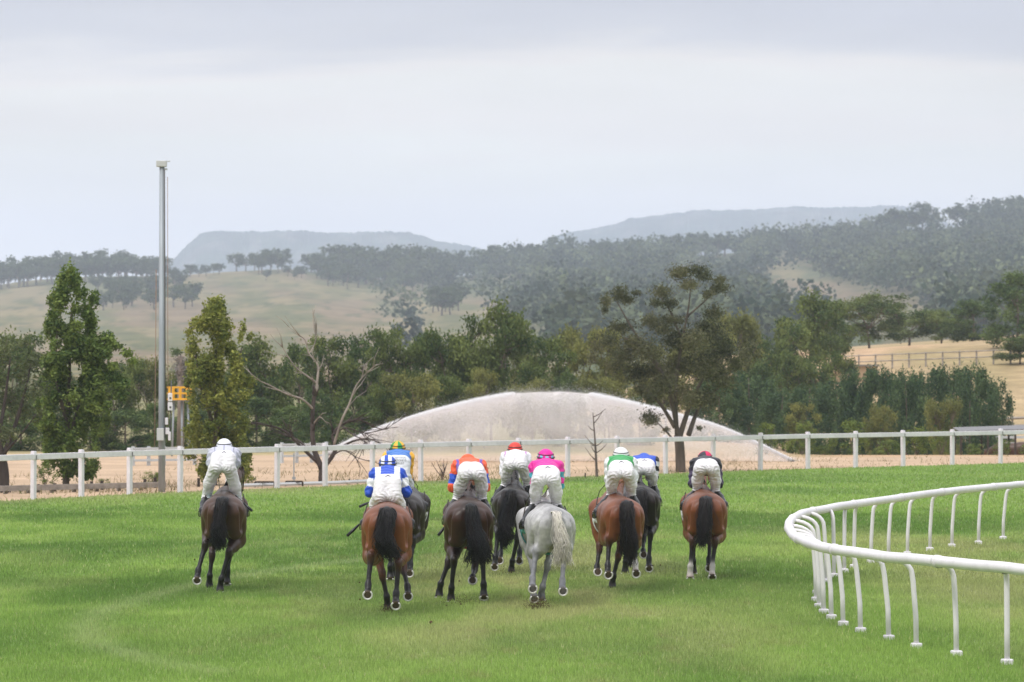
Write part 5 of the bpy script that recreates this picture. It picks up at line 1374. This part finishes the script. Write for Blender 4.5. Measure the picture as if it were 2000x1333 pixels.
build_jockey('jockey in blue and white panelled silks with striped cap', H2, (757, 889), 911, (758, 925), (756, 982), ((735, 1000), (780, 1000)), ((722, 962), (794, 962)),
    silk2, lambda ux, uy, uz, la, lo: pick((np.floor((ux + 1.6) / .42).astype(int) % 2) == 0, WHT, RBLUE), seed=2, feet=1.02)
H9 = build_horse('nearly hidden dark horse behind the bright bay', 786, 1140, BLACK,
    [(1, -1, 762, 1132, .1, 20, 5), (0, -1, 770, 1128, 1.1, 5, 0), (1, 1, 800, 1120, -.1, 70, 25), (0, 1, 795, 1118, 1.0, 60, 30)],
    yaw=-2, H=1.30, poll=1.5, wid=.90, tail=dict(end=(780, 1050), wd=.08), cloth_col=(.5, .5, .5), seed=9)
build_jockey('jockey in blue vest with yellow sleeves and green yellow cap', H9, (777, 861), 879, (779, 888), (777, 942), ((756, 960), (797, 962)), ((756, 915), (796, 932)),
    lambda x, z, tg, ta: np.where((tg > 0)[:, None], np.array(YEL), np.array((.035, .16, .50))), lambda ux, uy, uz, la, lo: pick((np.floor((lo + 3) / 45).astype(int) % 2) == 0, YEL, GRN), seed=9, logo=False,
    marks=[('NATIONAL', .032, .030, -.055), ('JOCKEYS', .040, .035, -.095), ('TRUST', .040, .025, -.136)], bcol=np.array((.74, .75, .80)))
H3 = build_horse('dark bay horse with a red strap under its belly and a long wispy tail', 917, 1180, DBAY,
    [(1, -1, 881, 1175, .25, 5, -5), (0, -1, 858, 1167, 1.1, 10, 10), (1, 1, 945, 1168, .05, 35, 10), (0, 1, 923, 1134, .85, 108, 75)],
    yaw=2, H=1.345, poll=1.62, wid=.99, tail=dict(end=(931, 1090), mid=(925, 1035), wd=.062, dock=1.21, fringe=.12), cloth_col=(.05, .45, .35), girth=(.55, .03, .05), seed=3)
def silk3(x, z, tg, ta):
    c = pick(np.abs(np.abs(x) - .155) < .02, (.16, .10, .45), ORG); arm = pick((ta > .42) & (ta < .86), RBLUE, ORG); return np.where((tg > 0)[:, None], arm, c)
build_jockey('jockey in orange silks with blue armbands', H3, (914, 887), 895, (919, 901), (922, 938), ((896, 974), (939, 974)), ((884, 952), (948, 952)),
    silk3, lambda ux, uy, uz, la, lo: full(ORG, ux), seed=3, logo=False, shade_stain=.55)
H4 = build_horse('black horse galloping ahead between the dark bay and the grey', 998, 1124, BLACK,
    [(1, -1, 966, 1108, -.05, 60, 25), (0, -1, 976, 1095, .9, 80, 45), (1, 1, 999, 1120, .2, 5, 0), (0, 1, 1014, 1096, .9, 65, 35)],
    yaw=-2, H=1.30, poll=1.64, wid=.90, tail=dict(end=(987, 1056), mid=(988, 1015), wd=.085, dock=1.22), cloth_col=(.75, .75, .75), seed=4)
build_jockey('jockey with red cap edged in yellow and white back', H4, (1006, 864), 880, (1008, 881), (1007, 919), ((989, 948), (1029, 948)), ((984, 922), (1034, 922)),
    lambda x, z, tg, ta: pick(np.abs(np.abs(x) - .15) < .014, (.55, .30, .55), (.78, .76, .80)), lambda ux, uy, uz, la, lo: pick((la < 6), YEL, (.62, .045, .03)), seed=4, logo=False, shade_stain=.45)
H5 = build_horse('pale grey horse with a long cream tail', 1085, 1190, GREY,
    [(1, -1, 1040, 1150, -.1, 72, 28), (0, -1, 1043, 1170, .9, 60, 20), (0, 1, 1057, 1172, 1.2, 5, 5), (1, 1, 1100, 1155, -.1, 72, 25)],
    yaw=7, H=1.30, poll=1.42, wid=.92, tail=dict(end=(1097, 1088), mid=(1097, 1040), wd=.040, dock=1.20, sway=.025), cloth_col=(.06, .40, .32), girth=(.03, .22, .24), seed=5)
def silk5(x, z, tg, ta):
    arm = pick((np.floor((ta + .02) / .32).astype(int) % 2) == 1, TEAL, MAG); arm = pick(ta < .3, MAG, arm); return np.where((tg > 0)[:, None], arm, np.array(MAG))
def cap5(ux, uy, uz, la, lo):
    spot = ((np.abs(((lo + 22.5) % 45) - 22.5) * np.cos(np.radians(la)) / 13.5) ** 2 + ((la - 14) / 13) ** 2) < 1; return pick(spot, (.18, .62, .75), MAG)
build_jockey('jockey in magenta silks with teal hooped sleeves and spotted cap', H5, (1066, 877), 897, (1068, 908), (1067, 948), ((1048, 984), (1084, 986)), ((1046, 948), (1093, 948)),
    silk5, cap5, seed=5, feet=.97, shade_stain=.2)
H7 = build_horse('black horse half hidden behind the bay with white hind sock', 1253, 1124, BLACK,
    [(1, -1, 1221, 1120, .2, 5, 0), (0, -1, 1226, 1106, 1.1, 10, 10), (1, 1, 1268, 1111, 0, 60, 15), (0, 1, 1257, 1084, .85, 103, 55)],
    yaw=2, H=1.33, poll=1.64, wid=.92, tail=dict(end=(1246, 1050), wd=.08), cloth_col=(.6, .6, .6), seed=7)
def silk7(x, z, tg, ta):
    arm = pick((np.floor(ta / .3).astype(int) % 2) == 0, (.78, .78, .80), (.02, .02, .025)); return np.where((tg > 0)[:, None], arm, np.array(RBLUE))
build_jockey('jockey in royal blue with black and white checked sleeves', H7, (1258, 885), 889, (1258, 895), (1256, 929), ((1240, 948), (1273, 948)), ((1238, 925), (1277, 933)),
    silk7, lambda ux, uy, uz, la, lo: full((.015, .10, .50), ux), seed=7, shade_stain=.75)
H6 = build_horse('bay horse with one white hind sock and a long black tail', 1222, 1160, BAY,
    [(1, -1, 1188, 1123, -.05, 72, 22), (0, -1, 1167, 1117, 1.0, 100, 25), (0, 1, 1196, 1150, 1.2, 10, 0), (1, 1, 1243, 1121, -.1, 70, 20)],
    yaw=6, H=1.305, poll=1.62, wid=.92, tail=dict(end=(1229, 1080), mid=(1223, 1020), wd=.075, dock=1.21), cloth_col=(.75, .75, .76), socks=(3,), seed=6)
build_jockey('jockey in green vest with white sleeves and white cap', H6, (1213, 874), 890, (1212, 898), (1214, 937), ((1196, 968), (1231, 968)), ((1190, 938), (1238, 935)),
    lambda x, z, tg, ta: np.where((tg > 0)[:, None], np.array(WHT), np.array(GRN)), lambda ux, uy, uz, la, lo: full((.80, .80, .81), ux), seed=6, shade_stain=.25)
H8 = build_horse('bay horse on the right with white socks and a short black tail', 1380, 1137, BAY,
    [(1, -1, 1348, 1131, .15, 25, 5), (0, -1, 1354, 1120, 1.1, 5, 0), (1, 1, 1391, 1128, 0, 55, 10), (0, 1, 1385, 1110, 1.0, 70, 28)],
    yaw=0, H=1.28, poll=1.58, wid=.97, tail=dict(end=(1371, 1056), mid=(1376, 1010), wd=.078, dock=1.20), cloth_col=(.75, .75, .75), socks=(0, 2), seed=8)
build_jockey('jockey in dark purple with black and red quartered cap at right', H8, (1377, 881), 892, (1379, 895), (1380, 926), ((1364, 960), (1395, 960)), ((1353, 946), (1404, 946)),
    lambda x, z, tg, ta: np.where(((tg > 0) & (ta > .3) & (ta < 1.0))[:, None], np.array((.065, .045, .10)), np.array((.018, .016, .024))),
    lambda ux, uy, uz, la, lo: pick((np.floor((lo + 8) / 90).astype(int) % 2) == 0, (.03, .025, .04), (.62, .015, .10)), seed=8, logo=False, shade_stain=.45)

def whip(a, b, d, lab):
    p, q = at(*a, d), at(*b, d - .15); o = thing('whip', lab, 'whip', p)
    v = q - p
    m = MB(); m.tube([v * 0, v * .45, v * .55], [.008, .009, .010], 6); link('shaft', m.mesh('shaft', M['black'], True), o)
    m = MB(); m.tube([v * .52, v * .75, v * 1.0], [.013, .020, .019], 8); link('padding', m.mesh('padding', M['black'], True), o)
whip((460, 968), (492, 998), 55.2, 'black whip held by the jockey alone at left')
whip((728, 1000), (678, 1047), 50.6, 'long black padded whip hanging left of the bright bay')
whip((735, 975), (702, 990), 57.4, 'short black whip showing beside the blue sleeved left arm')
whip((884, 1010), (856, 1046), 53.0, 'black whip hanging left of the dark bay horse')

# clods and dust thrown up by the hooves
rc = np.random.default_rng(17)
def clod(px, py, d, s_, lab=None):
    bm = bmesh.new(); bmesh.ops.create_icosphere(bm, subdivisions=2, radius=s_)
    for v in bm.verts: v.co *= 0.7 + 0.6 * rc.random()
    me = bpy.data.meshes.new('turf_clod'); bm.to_mesh(me); bm.free(); me.materials.append(M['dirt'])
    tag(link('turf_clod', me, None, at(px, py, d)), lab or 'tiny dark clod of turf flying behind the hooves', 'clod', 'clods of turf in the air')
clod(842, 1216, 47.5, .020, 'largest dark clod of turf flying low between the bright bay and dark bay')
for p in [(702, 1138, 50), (703, 1171, 50), (897, 1135, 52), (380, 1093, 54), (1408, 1138, 57), (780, 1112, 50), (900, 1180, 51), (872, 1183, 51), (1275, 1105, 55), (1290, 1104, 56)]: clod(*p, .010)
def dust(px, py, d, w, h, n, lab):
    c = at(px, py, d); c.z = 0
    q = rc.normal(size=(n, 3)) * np.array([w * .5, w * .6, 0]); q[:, 2] = np.abs(rc.normal(size=n)) * h * .6
    V, F, _ = leaf_quads(q, .011, rc, np.ones((n, 3)), aspect=.8)
    tag(link('dirt_spray', mesh_np('dirt_spray', V, F, smooth=False, mats=[M['dirt']]), None, c), lab, kind='stuff')
dust(1050, 1183, 50.9, .16, .12, 1700, 'brown soil thrown up under the grey horse')
dust(757, 1196, 50.3, .13, .10, 650, 'brown soil thrown up under the bright bay')
dust(900, 1178, 52, .30, .10, 500, 'faint dust under the dark bay')
dust(980, 1115, 59, .25, .12, 350, 'faint dust under the black horse')
# ------------------------------------------------------------------ things beyond the fence
def obj_at(name, label, cat, px, py, d, group=None):
    p = at(px, py, d); p.z = 0
    return thing(name, label, cat, p, 0, group), p
# tall pole
d = 99.5; s_ = d / FPX
pole, o = obj_at('light_pole', 'tall grey steel pole with a small box on top, left of the second poplar', 'pole', 316, 962, d)
zt = at(316, 322, d).z
m = MB(); m.tube([(0, 0, -.2), (0, 0, 2.2), (0, 0, zt)], [.086, .080, .062], 14); link('shaft', m.mesh('shaft', M['galv'], True), pole)
m = MB(); m.box((-.01, 0, zt + .02), (.25, .2, .15), 0, .015); m.box((.15, -.02, zt + .08), (.10, .06, .03), 0, .005); m.box((.09, 0, zt - .11), (.08, .06, .04), 0, .005); link('top_box', m.mesh('top_box', M['grey']), pole)
m = MB(); m.tube([(.066, -.06, zt - .12), (.078, -.065, zt * .6), (.09, -.07, 1.3)], .016, 6); link('conduit', m.mesh('conduit', M['darkmetal'], True), pole)
m = MB(); m.tube([(-.135, -.05, zt * .68), (-.15, -.06, 3), (-.17, -.06, 1.1)], .010, 5, col=(1, 1, 1)); m.tube([(.14, -.05, zt - .3), (.15, -.06, 3), (.165, -.06, 1.2)], .008, 5)
link('cable', m.mesh('cable', mat('brown_cable', col=S(142, 116, 100), rough=.7), True), pole)
m = MB(); m.box((-.02, -.16, 1.40), (.17, .14, .30), 0, .012); link('junction_box', m.mesh('junction_box', M['grey']), pole)
m = MB(); m.tube([(.0, -.1, 1.5), (.22, -.12, 1.55), (.24, -.12, 2.7)], .016, 6); link('bracket', m.mesh('bracket', M['darkmetal'], True), pole)
for (x, z, w, h) in ((.215, 2.30, .10, .20), (.215, 2.08, .11, .20), (.13, 1.72, .07, .17), (.15, 1.48, .09, .16), (.20, 1.36, .06, .22)):
    m = MB(); m.box((x, -.17, z), (w, .10, h), .15, .012); sp = link('speaker', m.mesh('speaker', M['white']), pole)
    if h == .20:
        m = MB(); m.box((x + .01, -.224, z - .02), (.045, .006, .045), .15); link('speaker_grille', m.mesh('speaker_grille', M['darkmetal']), sp)
# yellow platform
d = 140.0
tw, o = obj_at('lift_platform', 'yellow caged work platform on grey legs beside the pole', 'platform', 352, 880, d)
zb, zt2 = at(352, 780, d).z, at(352, 757, d).z
m = MB()
for x in (-.36, -.24, 0, .24, .36):
    for y in (-.3, .3): m.box((x, y, (zb + zt2) / 2), (.05, .05, zt2 - zb + .02))
for z in (zb, (zb + zt2) / 2, zt2):
    m.box((0, -.3, z), (.80, .055, .06)); m.box((0, .3, z), (.80, .055, .06)); m.box((-.4, 0, z), (.055, .66, .06)); m.box((.4, 0, z), (.055, .66, .06))
m.box((-.3, -.32, (zb + zt2) / 2), (.08, .02, .34))
link('cage', m.mesh('cage', M['yellow']), tw)
m = MB(); m.box((0, 0, zb - .04), (.78, .6, .04)); link('deck', m.mesh('deck', M['galv']), tw)
for x in (-.22, .05, .25):
    m = MB(); m.tube([(x * 1.3, 0, -.1), (x, 0, zb - .05)], .035, 8); link('leg', m.mesh('leg', M['galv'], True), tw)
# palm with dead grey skirt
d = 146.0; o3 = at(352, 884, d); o3.z = 0
pm = thing('palm_tree', 'old palm with a shaggy grey skirt above the yellow platform', 'tree', o3)
r = np.random.default_rng(44); zc = at(352, 715, d).z
m = MB(); m.tube([(0, 0, -.1), (.02, 0, zc * .5), (0, 0, zc + .35)], [.14, .12, .10], 9, col=S(130, 118, 108)); link('trunk', m.mesh('trunk', M['bark'], True), pm)
Q, K = clump_cloud(r, [((0, 0, zc), (.30, .30, .48)), ((.02, 0, zc - .35), (.22, .22, .3))], 2600, .3)
V, F, Cc = leaf_quads(Q, .16, r, mixc(S(150, 142, 138), S(104, 98, 96), r.random(len(Q))), droop=.9, aspect=.2); link('dead_fronds', mesh_np('dead_fronds', V, F, Cc, smooth=False, mats=[M['leaf']]), pm)
Q, K = clump_cloud(r, [((-.12, 0, zc + .5), (.28, .28, .14))], 2200, .3)
V, F, Cc = leaf_quads(Q, .2, r, mixc(S(70, 92, 60), S(110, 122, 84), r.random(len(Q))), aspect=.2); link('crown', mesh_np('crown', V, F, Cc, smooth=False, mats=[M['leaf']]), pm)

def board_fence(name, label, a, b, heights, th, bh, n, mt, group=None, post_h=None):
    """a, b world points on the ground; horizontal boards and posts"""
    a = Vector(a); b = Vector(b); root = thing(name, label, 'fence', a); v = b - a; ln = v.length; an = math.atan2(v.y, v.x)
    for h in heights:
        m = MB(); m.box(v / 2 + Vector((0, 0, h)), (ln, th, bh), an, .004)
        if abs(v.z) > .05:
            m = MB(); m.tube([Vector((0, 0, h)), v + Vector((0, 0, h))], bh / 2, 4)
        link('rail', m.mesh('rail', mt), root)
    for i in range(n):
        t = i / (n - 1); m = MB(); ph = post_h or max(heights) + bh
        m.box(v * t + Vector((math.sin(an), -math.cos(an), 0)) * (th * .5 + .045) * -1 + Vector((0, 0, ph / 2 - .1)), (.09, .08, ph + .2), an, .006); link('post', m.mesh('post', mt), root)
    return root
palerail = mat('pale_rail', col=S(190, 194, 196), rough=.6)
board_fence('white_panel_fence', 'short white barred panel fence behind the light pole', gnd(262, 910), gnd(382, 908), (.16, .36, .52), .03, .07, 5, palerail)
board_fence('white_panel_fence', 'white barred panel fence left of the dead tree trunk', gnd(553, 905), gnd(640, 903), (.22, .42, .58), .03, .07, 4, palerail)
board_fence('timber_rail', 'low weathered timber rail lying behind the fence at left', gnd(-30, 966), gnd(322, 957), (.13,), .10, .13, 9, M['timber'], post_h=.15)
m = MB(); P_ = [gnd(460, 953.5), gnd(560, 950.5), gnd(660, 947.5), gnd(748, 943)]
m.tube([p - P_[0] + Vector((0, 0, .06)) for p in P_], .05, 6); tag(link('edging_rail', m.mesh('edging_rail', palerail), None, P_[0]), 'thin pale edging rail on the ground between the poplar and the dead tree', 'rail')
for (x0, x1, yb, yt, lab) in ((498, 536, 952, 942, 'low dark frame hurdle left of the dead tree, nearer the poplar'), (558, 591, 950, 941, 'low dark frame hurdle just left of the dead tree')):
    a, b = gnd(x0, yb), gnd(x1, yb); v = b - a; h = at(x0, yt, a.y).z; o = thing('hurdle', lab, 'hurdle', a)
    m = MB(); m.box(v / 2 + Vector((0, 0, h)), (v.length, .05, .045)); link('top_bar', m.mesh('top_bar', M['darkpost']), o)
    for k in (0, 1): m = MB(); m.box(v * k + Vector((0, 0, h / 2)), (.045, .045, h)); link('leg', m.mesh('leg', M['darkpost']), o)
o = thing('marker_post', 'thin grey marker post between the two low hurdles and the dead tree', 'post', gnd(574, 948)); m = MB(); m.box((0, 0, .4), (.03, .03, .85)); m.box((0, 0, .18), (.09, .05, .06)); link('pole', m.mesh('pole', M['galv']), o)
stub0 = None
for px, py, h in ((179, 958, .22), (199, 957, .22), (283, 955, .24), (303, 953, .26), (75, 962, .20), (107, 960, .2), (388, 951, .22), (40, 962, .14), (20, 962, .14), (235, 956, .14), (682, 946, .14), (698, 945.5, .12), (1143, 934, .14)):
    p = gnd(px, py); m = MB(); m.box((0, 0, h / 2 - .03), (.07 if h > .15 else .03, .06, h + .06), .2, .008)
    tag(link('stub_post', m.mesh('stub_post', M['darkpost']), None, p), 'short dark wooden stub standing on the sand behind the fence', 'post', 'wooden stubs along the sand track')
wp = board_fence('white_rail_fence', 'far white rail fence seen under the main rail at right', (17.0, 176, -1.3), (28.5, 178, -1.3), (.75, 1.05, 1.33), .04, .11, 7, palerail)
# knoll fences, shed
def on(px, d):
    x = (px - PCX) * d / FPX; return Vector((x, d, float(ground_z(x, d))))
board_fence('post_rail_fence', 'dark post and rail fence across the face of the pale knoll', on(1612, 236), on(2040, 232), (.45, .8), .05, .06, 14, M['timber'])
board_fence('post_rail_fence', 'dark rail fence low on the grass at the right edge below the knoll', on(1915, 186) + Vector((0, 0, .9)), on(2040, 186) + Vector((0, 0, 1.0)), (.35, .7), .06, .12, 5, M['timber'])
p = on(1668, 224); sh = thing('farm_shed', 'small sandy shed with a dark doorway and grey roof on the knoll', 'shed', p)
zl, zh_ = at(1668, 752, 224).z - p.z, at(1668, 716, 224).z - p.z
m = MB(); m.box((0, .8, (zl + zh_) / 2 - .3), (2.5, 1.6, zh_ - zl + .6)); link('wall', m.mesh('wall', M['shedwall']), sh)
m = MB(); m.box((-.03, -.012, zl + .48), (.26, .02, .42)); link('doorway', m.mesh('doorway', M['darkmetal']), sh)
m = MB(); m.box((0, .8, zh_ + .05), (2.8, 1.9, .10)); link('roof', m.mesh('roof', M['timber']), sh)
d = 150.0; p = Vector(((1945 - PCX) * d / FPX, d, -1.35)); sd = thing('shelter', 'low open shelter with a flat grey metal roof at the right edge', 'shelter', p)
zr = at(1945, 838, d).z + 1.35
m = MB(); m.add([(-1.45, -1, zr - .06), (1.5, -1, zr + .03), (1.5, 1.2, zr + .13), (-1.45, 1.2, zr + .04), (-1.45, -1, zr - .10), (1.5, -1, zr - .01), (1.5, 1.2, zr + .09), (-1.45, 1.2, zr)], [(0, 1, 2, 3), (7, 6, 5, 4), (0, 4, 5, 1), (1, 5, 6, 2), (2, 6, 7, 3), (3, 7, 4, 0)]); link('roof', m.mesh('roof', M['roof']), sd)
for x in (-1.38, -.4, .6, 1.4):
    for y in (-.9, 1.1): m = MB(); m.box((x, y, zr / 2 - .1), (.07, .07, zr - .1)); link('post', m.mesh('post', M['darkpost']), sd)

# standing horse behind the shrubs: the same kind of body, on straight legs
def standing_horse():
    B = Body((-.45, -.3, -.05), (.45, 2.6, 1.7), .022); bd = BROWN['body']; dk = BROWN['dark']
    B.add((0, .45, 1.05), (0, 1.4, 1.06), .27, .28, .08, (1, 1, 1.03), bd); B.add((0, .2, 1.14), (0, .6, 1.14), .22, .24, .08, (1.1, 1, 1), bd)
    B.add((0, 1.45, 1.15), (0, 1.95, .95), .19, .12, .1, (.62, 1, 1), bd); B.add((0, 1.95, .95), (0, 2.12, .60), .11, .06, .05, (.7, 1, 1), bd)
    for s_ in (-1, 1):
        B.add((s_ * .15, .22, 1.05), (s_ * .16, .2, .78), .17, .11, .05, (1, 1, 1), bd); B.add((s_ * .16, .22, .75), (s_ * .15, .08, .50), .09, .05, .04, (1, 1, 1), bd)
        B.add((s_ * .15, .08, .50), (s_ * .15, .12, .14), .045, .036, .03, (1, 1, 1), dk); B.add((s_ * .15, .12, .14), (s_ * .15, .17, .02), .04, .055, .02, (1, 1, 1), dk)
        B.add((s_ * .15, 1.38, .95), (s_ * .15, 1.36, .48), .12, .05, .05, (1, 1, 1), bd); B.add((s_ * .15, 1.36, .48), (s_ * .15, 1.37, .12), .045, .036, .03, (1, 1, 1), dk); B.add((s_ * .15, 1.37, .12), (s_ * .15, 1.41, .02), .04, .055, .02, (1, 1, 1), dk)
        B.add((s_ * .06, 1.93, 1.04), (s_ * .07, 1.9, 1.14), .03, .012, .02, (1, 1, 1), dk)
    V, Q = B.nets(); V = relax(V, Q, 2); C, _, _ = B.shade(V, .03)
    o = link('horse', mesh_np('horse', V, Q, C, mats=[M['coat']]), None, (21.2, 166, -1.36), R(78)); tag(o, 'brown horse grazing behind the shrubs at the far right', 'horse')
    m = MB(); rr_ = np.random.default_rng(3)
    for k in range(80):
        x, y = rr_.normal(size=2) * .02; m.tube([(x, .02, 1.22), (x * 2, -.08 + y, 1.1), (x * 3, -.09 + y * 2, .7), (x * 3.5, -.08 + y * 2, .45)], [.01, .012, .01, .004], 3, caps=False, col=BROWN['hair'])
    link('tail', m.mesh('tail', M['hair'], True), o)
standing_horse()

# ------------------------------------------------------------------ sprinklers and their spray
rs = np.random.default_rng(99)
DJ = 132.0
def droplets(P, size):
    n = len(P); a = rand_unit(rs, n); b = np.cross(a, rand_unit(rs, n)); b /= np.linalg.norm(b, axis=1)[:, None] + 1e-9
    s_ = size * (.5 + .9 * rs.random(n))[:, None]
    V = np.stack([P - a * s_ * .5 - b * s_ * .4, P + a * s_ * .5 - b * s_ * .3, P + b * s_ * .6], 1).reshape(-1, 3)
    return V, np.arange(n * 3).reshape(-1, 3)
def jet(name, label, pts, n, r0, r1, core_to, seed):
    P = np.array([at(px, py, DJ)[:] for px, py in pts]); C_ = np.array([v[:] for v in catmull([Vector(p) for p in P], 12)])
    o = Vector(C_[0]); t = rs.random(n) ** .8
    f = t * (len(C_) - 1); i = np.minimum(f.astype(int), len(C_) - 2); q = C_[i] + (C_[i + 1] - C_[i]) * (f - i)[:, None]
    rad = (r0 + (r1 - r0) * t) * np.minimum(1, (1.04 - t) / .10)
    g = rs.normal(size=(n, 3)) * rad[:, None] * np.array([.6, 1, .42]); g[:, 2] -= np.abs(rs.normal(size=n)) * rad * 1.0
    fl = rs.random(n) < .22; g[fl, 2] -= rs.exponential(.42, fl.sum()) * (.3 + .7 * t[fl]); g[fl, 1] *= 3; g[fl, 0] += rs.normal(size=fl.sum()) * .15
    V, F = droplets(q + g - np.array(o), .0135)
    ob = link(name, mesh_np(name, V, F, smooth=False, mats=[M['drop']]), None, o); tag(ob, label, 'water jet')
    k = int(len(C_) * core_to); m = MB(); m.tube(C_[:k] - np.array(o), np.linspace(.022, .030, k), 7); link('stream', m.mesh('stream', M['drop'], True), ob)
jet('water_jet', 'left water jet rising to the right from behind the dead tree', [(640, 884), (690, 857), (760, 828), (850, 801), (930, 781), (1003, 768)], 210000, .03, .085, .25, 1)
jet('water_jet', 'right water jet rising to the left behind the brown leaved tree', [(1545, 897), (1480, 865), (1400, 831), (1300, 803), (1220, 783), (1152, 769)], 210000, .03, .085, .28, 2)
for px, py, lab in ((640, 889, 'small sprinkler head on a stand hidden behind the dead tree'), (1548, 900, 'small dark sprinkler head on a stand at the lower end of the right jet')):
    p = at(px, py, DJ); b = Vector((p.x, p.y, 0)); sp = thing('sprinkler', lab, 'sprinkler', b)
    sg = 1 if px < 1000 else -1
    m = MB(); m.tube([(0, 0, -.05), (0, 0, p.z)], .03, 8); link('riser', m.mesh('riser', M['darkmetal'], True), sp)
    m = MB(); m.tube([(-.05 * sg, 0, p.z - .03), (.16 * sg, 0, p.z + .06)], [.05, .03], 8); link('nozzle', m.mesh('nozzle', M['darkmetal'], True), sp)
TOPX = [600, 640, 700, 760, 850, 930, 1000, 1080, 1155, 1220, 1300, 1400, 1480, 1545, 1580]
TOPY = [905, 884, 857, 830, 803, 784, 770, 767, 770, 784, 804, 833, 868, 899, 908]
# fine mist hanging under the jets: a lens of wet air, thinning out to its edges
mat_m = bpy.data.materials.new('wet_air'); mat_m.use_nodes = True; t = mat_m.node_tree
for n_ in list(t.nodes): t.nodes.remove(n_)
mo = nd(t, 'ShaderNodeOutputMaterial'); mv = nd(t, 'ShaderNodeVolumePrincipled')
mv.inputs['Color'].default_value = (0.985, 0.965, 0.975, 1); mv.inputs['Density'].default_value = 0.27; mv.inputs['Anisotropy'].default_value = 0.0
t.links.new(mv.outputs[0], mo.inputs['Volume'])
mpx = np.linspace(596, 1584, 110); mvv = np.linspace(0, 1, 26)
MPX, MVV = np.meshgrid(mpx, mvv, indexing='ij')
topz = np.array([at(a, np.interp(a, TOPX, TOPY) - 3 - 3 * math.sin(a * .05) * math.sin(a * .021), DJ).z for a in mpx])
topz = np.maximum(topz, .12)
zz = .02 + (topz[:, None] - .02) * MVV
ed = np.minimum(MVV * 1.6 + .12, (1 - MVV) * topz[:, None] / 1.25); ed = np.clip(ed, 0, 1)
hor = np.clip((MPX - 596) / 150, 0, 1) * np.clip((1584 - MPX) / 90, 0, 1)
th = 1.55 * np.sqrt(ed + .002) * np.sqrt(hor + .002) * (.50 + .9 * fbm(MPX * .018, MVV * 1.8, 5, 4))
mx_ = (MPX - PCX) * DJ / FPX
A = np.stack([mx_, DJ - th, zz], -1).reshape(-1, 3); Bk = np.stack([mx_, DJ + .01 + th, zz], -1).reshape(-1, 3)
gf = grid_faces(110, 26); n1 = len(A); F_ = [tuple(f) for f in gf] + [tuple(int(q) + n1 for q in f[::-1]) for f in gf]
ring = [i * 26 for i in range(110)] + [109 * 26 + j for j in range(1, 26)] + [i * 26 + 25 for i in range(108, -1, -1)] + [j for j in range(24, 0, -1)]
for a, b in zip(ring, ring[1:] + ring[:1]): F_.append((a, a + n1, b + n1, b))
m = MB(); m.add(np.concatenate([A, Bk]), F_); me = m.mesh('spray_mist', mat_m, True)
bm = bmesh.new(); bm.from_mesh(me); bmesh.ops.recalc_face_normals(bm, faces=bm.faces[:]); bm.to_mesh(me); bm.free()
mo_ = link('spray_mist', me)
tag(mo_, 'white dome of fine water spray between the two jets', kind='stuff')
# drops falling out of the jets, thickest along the crest
n = 260000
px = 1090 + 420 * rs.beta(2.0, 2.0, n) * 2 - 420; px = np.where(rs.random(n) < .12, rs.uniform(960, 1200, n), px)
ty = np.interp(px, TOPX, TOPY) - 1 + 5 * (fbm(px * .05, px * 0 + .3, 9, 3) - .5)
dd = DJ + rs.normal(size=n) * .5
fall = rs.exponential(.42, n) * (.35 + 1.1 * fbm(px * .09, px * .0 + 2.2, 3, 3))
fall = np.where(rs.random(n) < .05, -rs.exponential(.10, n), fall)
k_ = dd / FPX
z = HC + (HOR - ty) * k_ - fall
P_ = np.stack([(px - PCX) * k_, dd, z], 1)[z > .05]
V, F = droplets(P_, .0085)
link('falling_drops', mesh_np('falling_drops', V, F, smooth=False, mats=[M['drop']]), mo_)['kind'] = 'stuff'
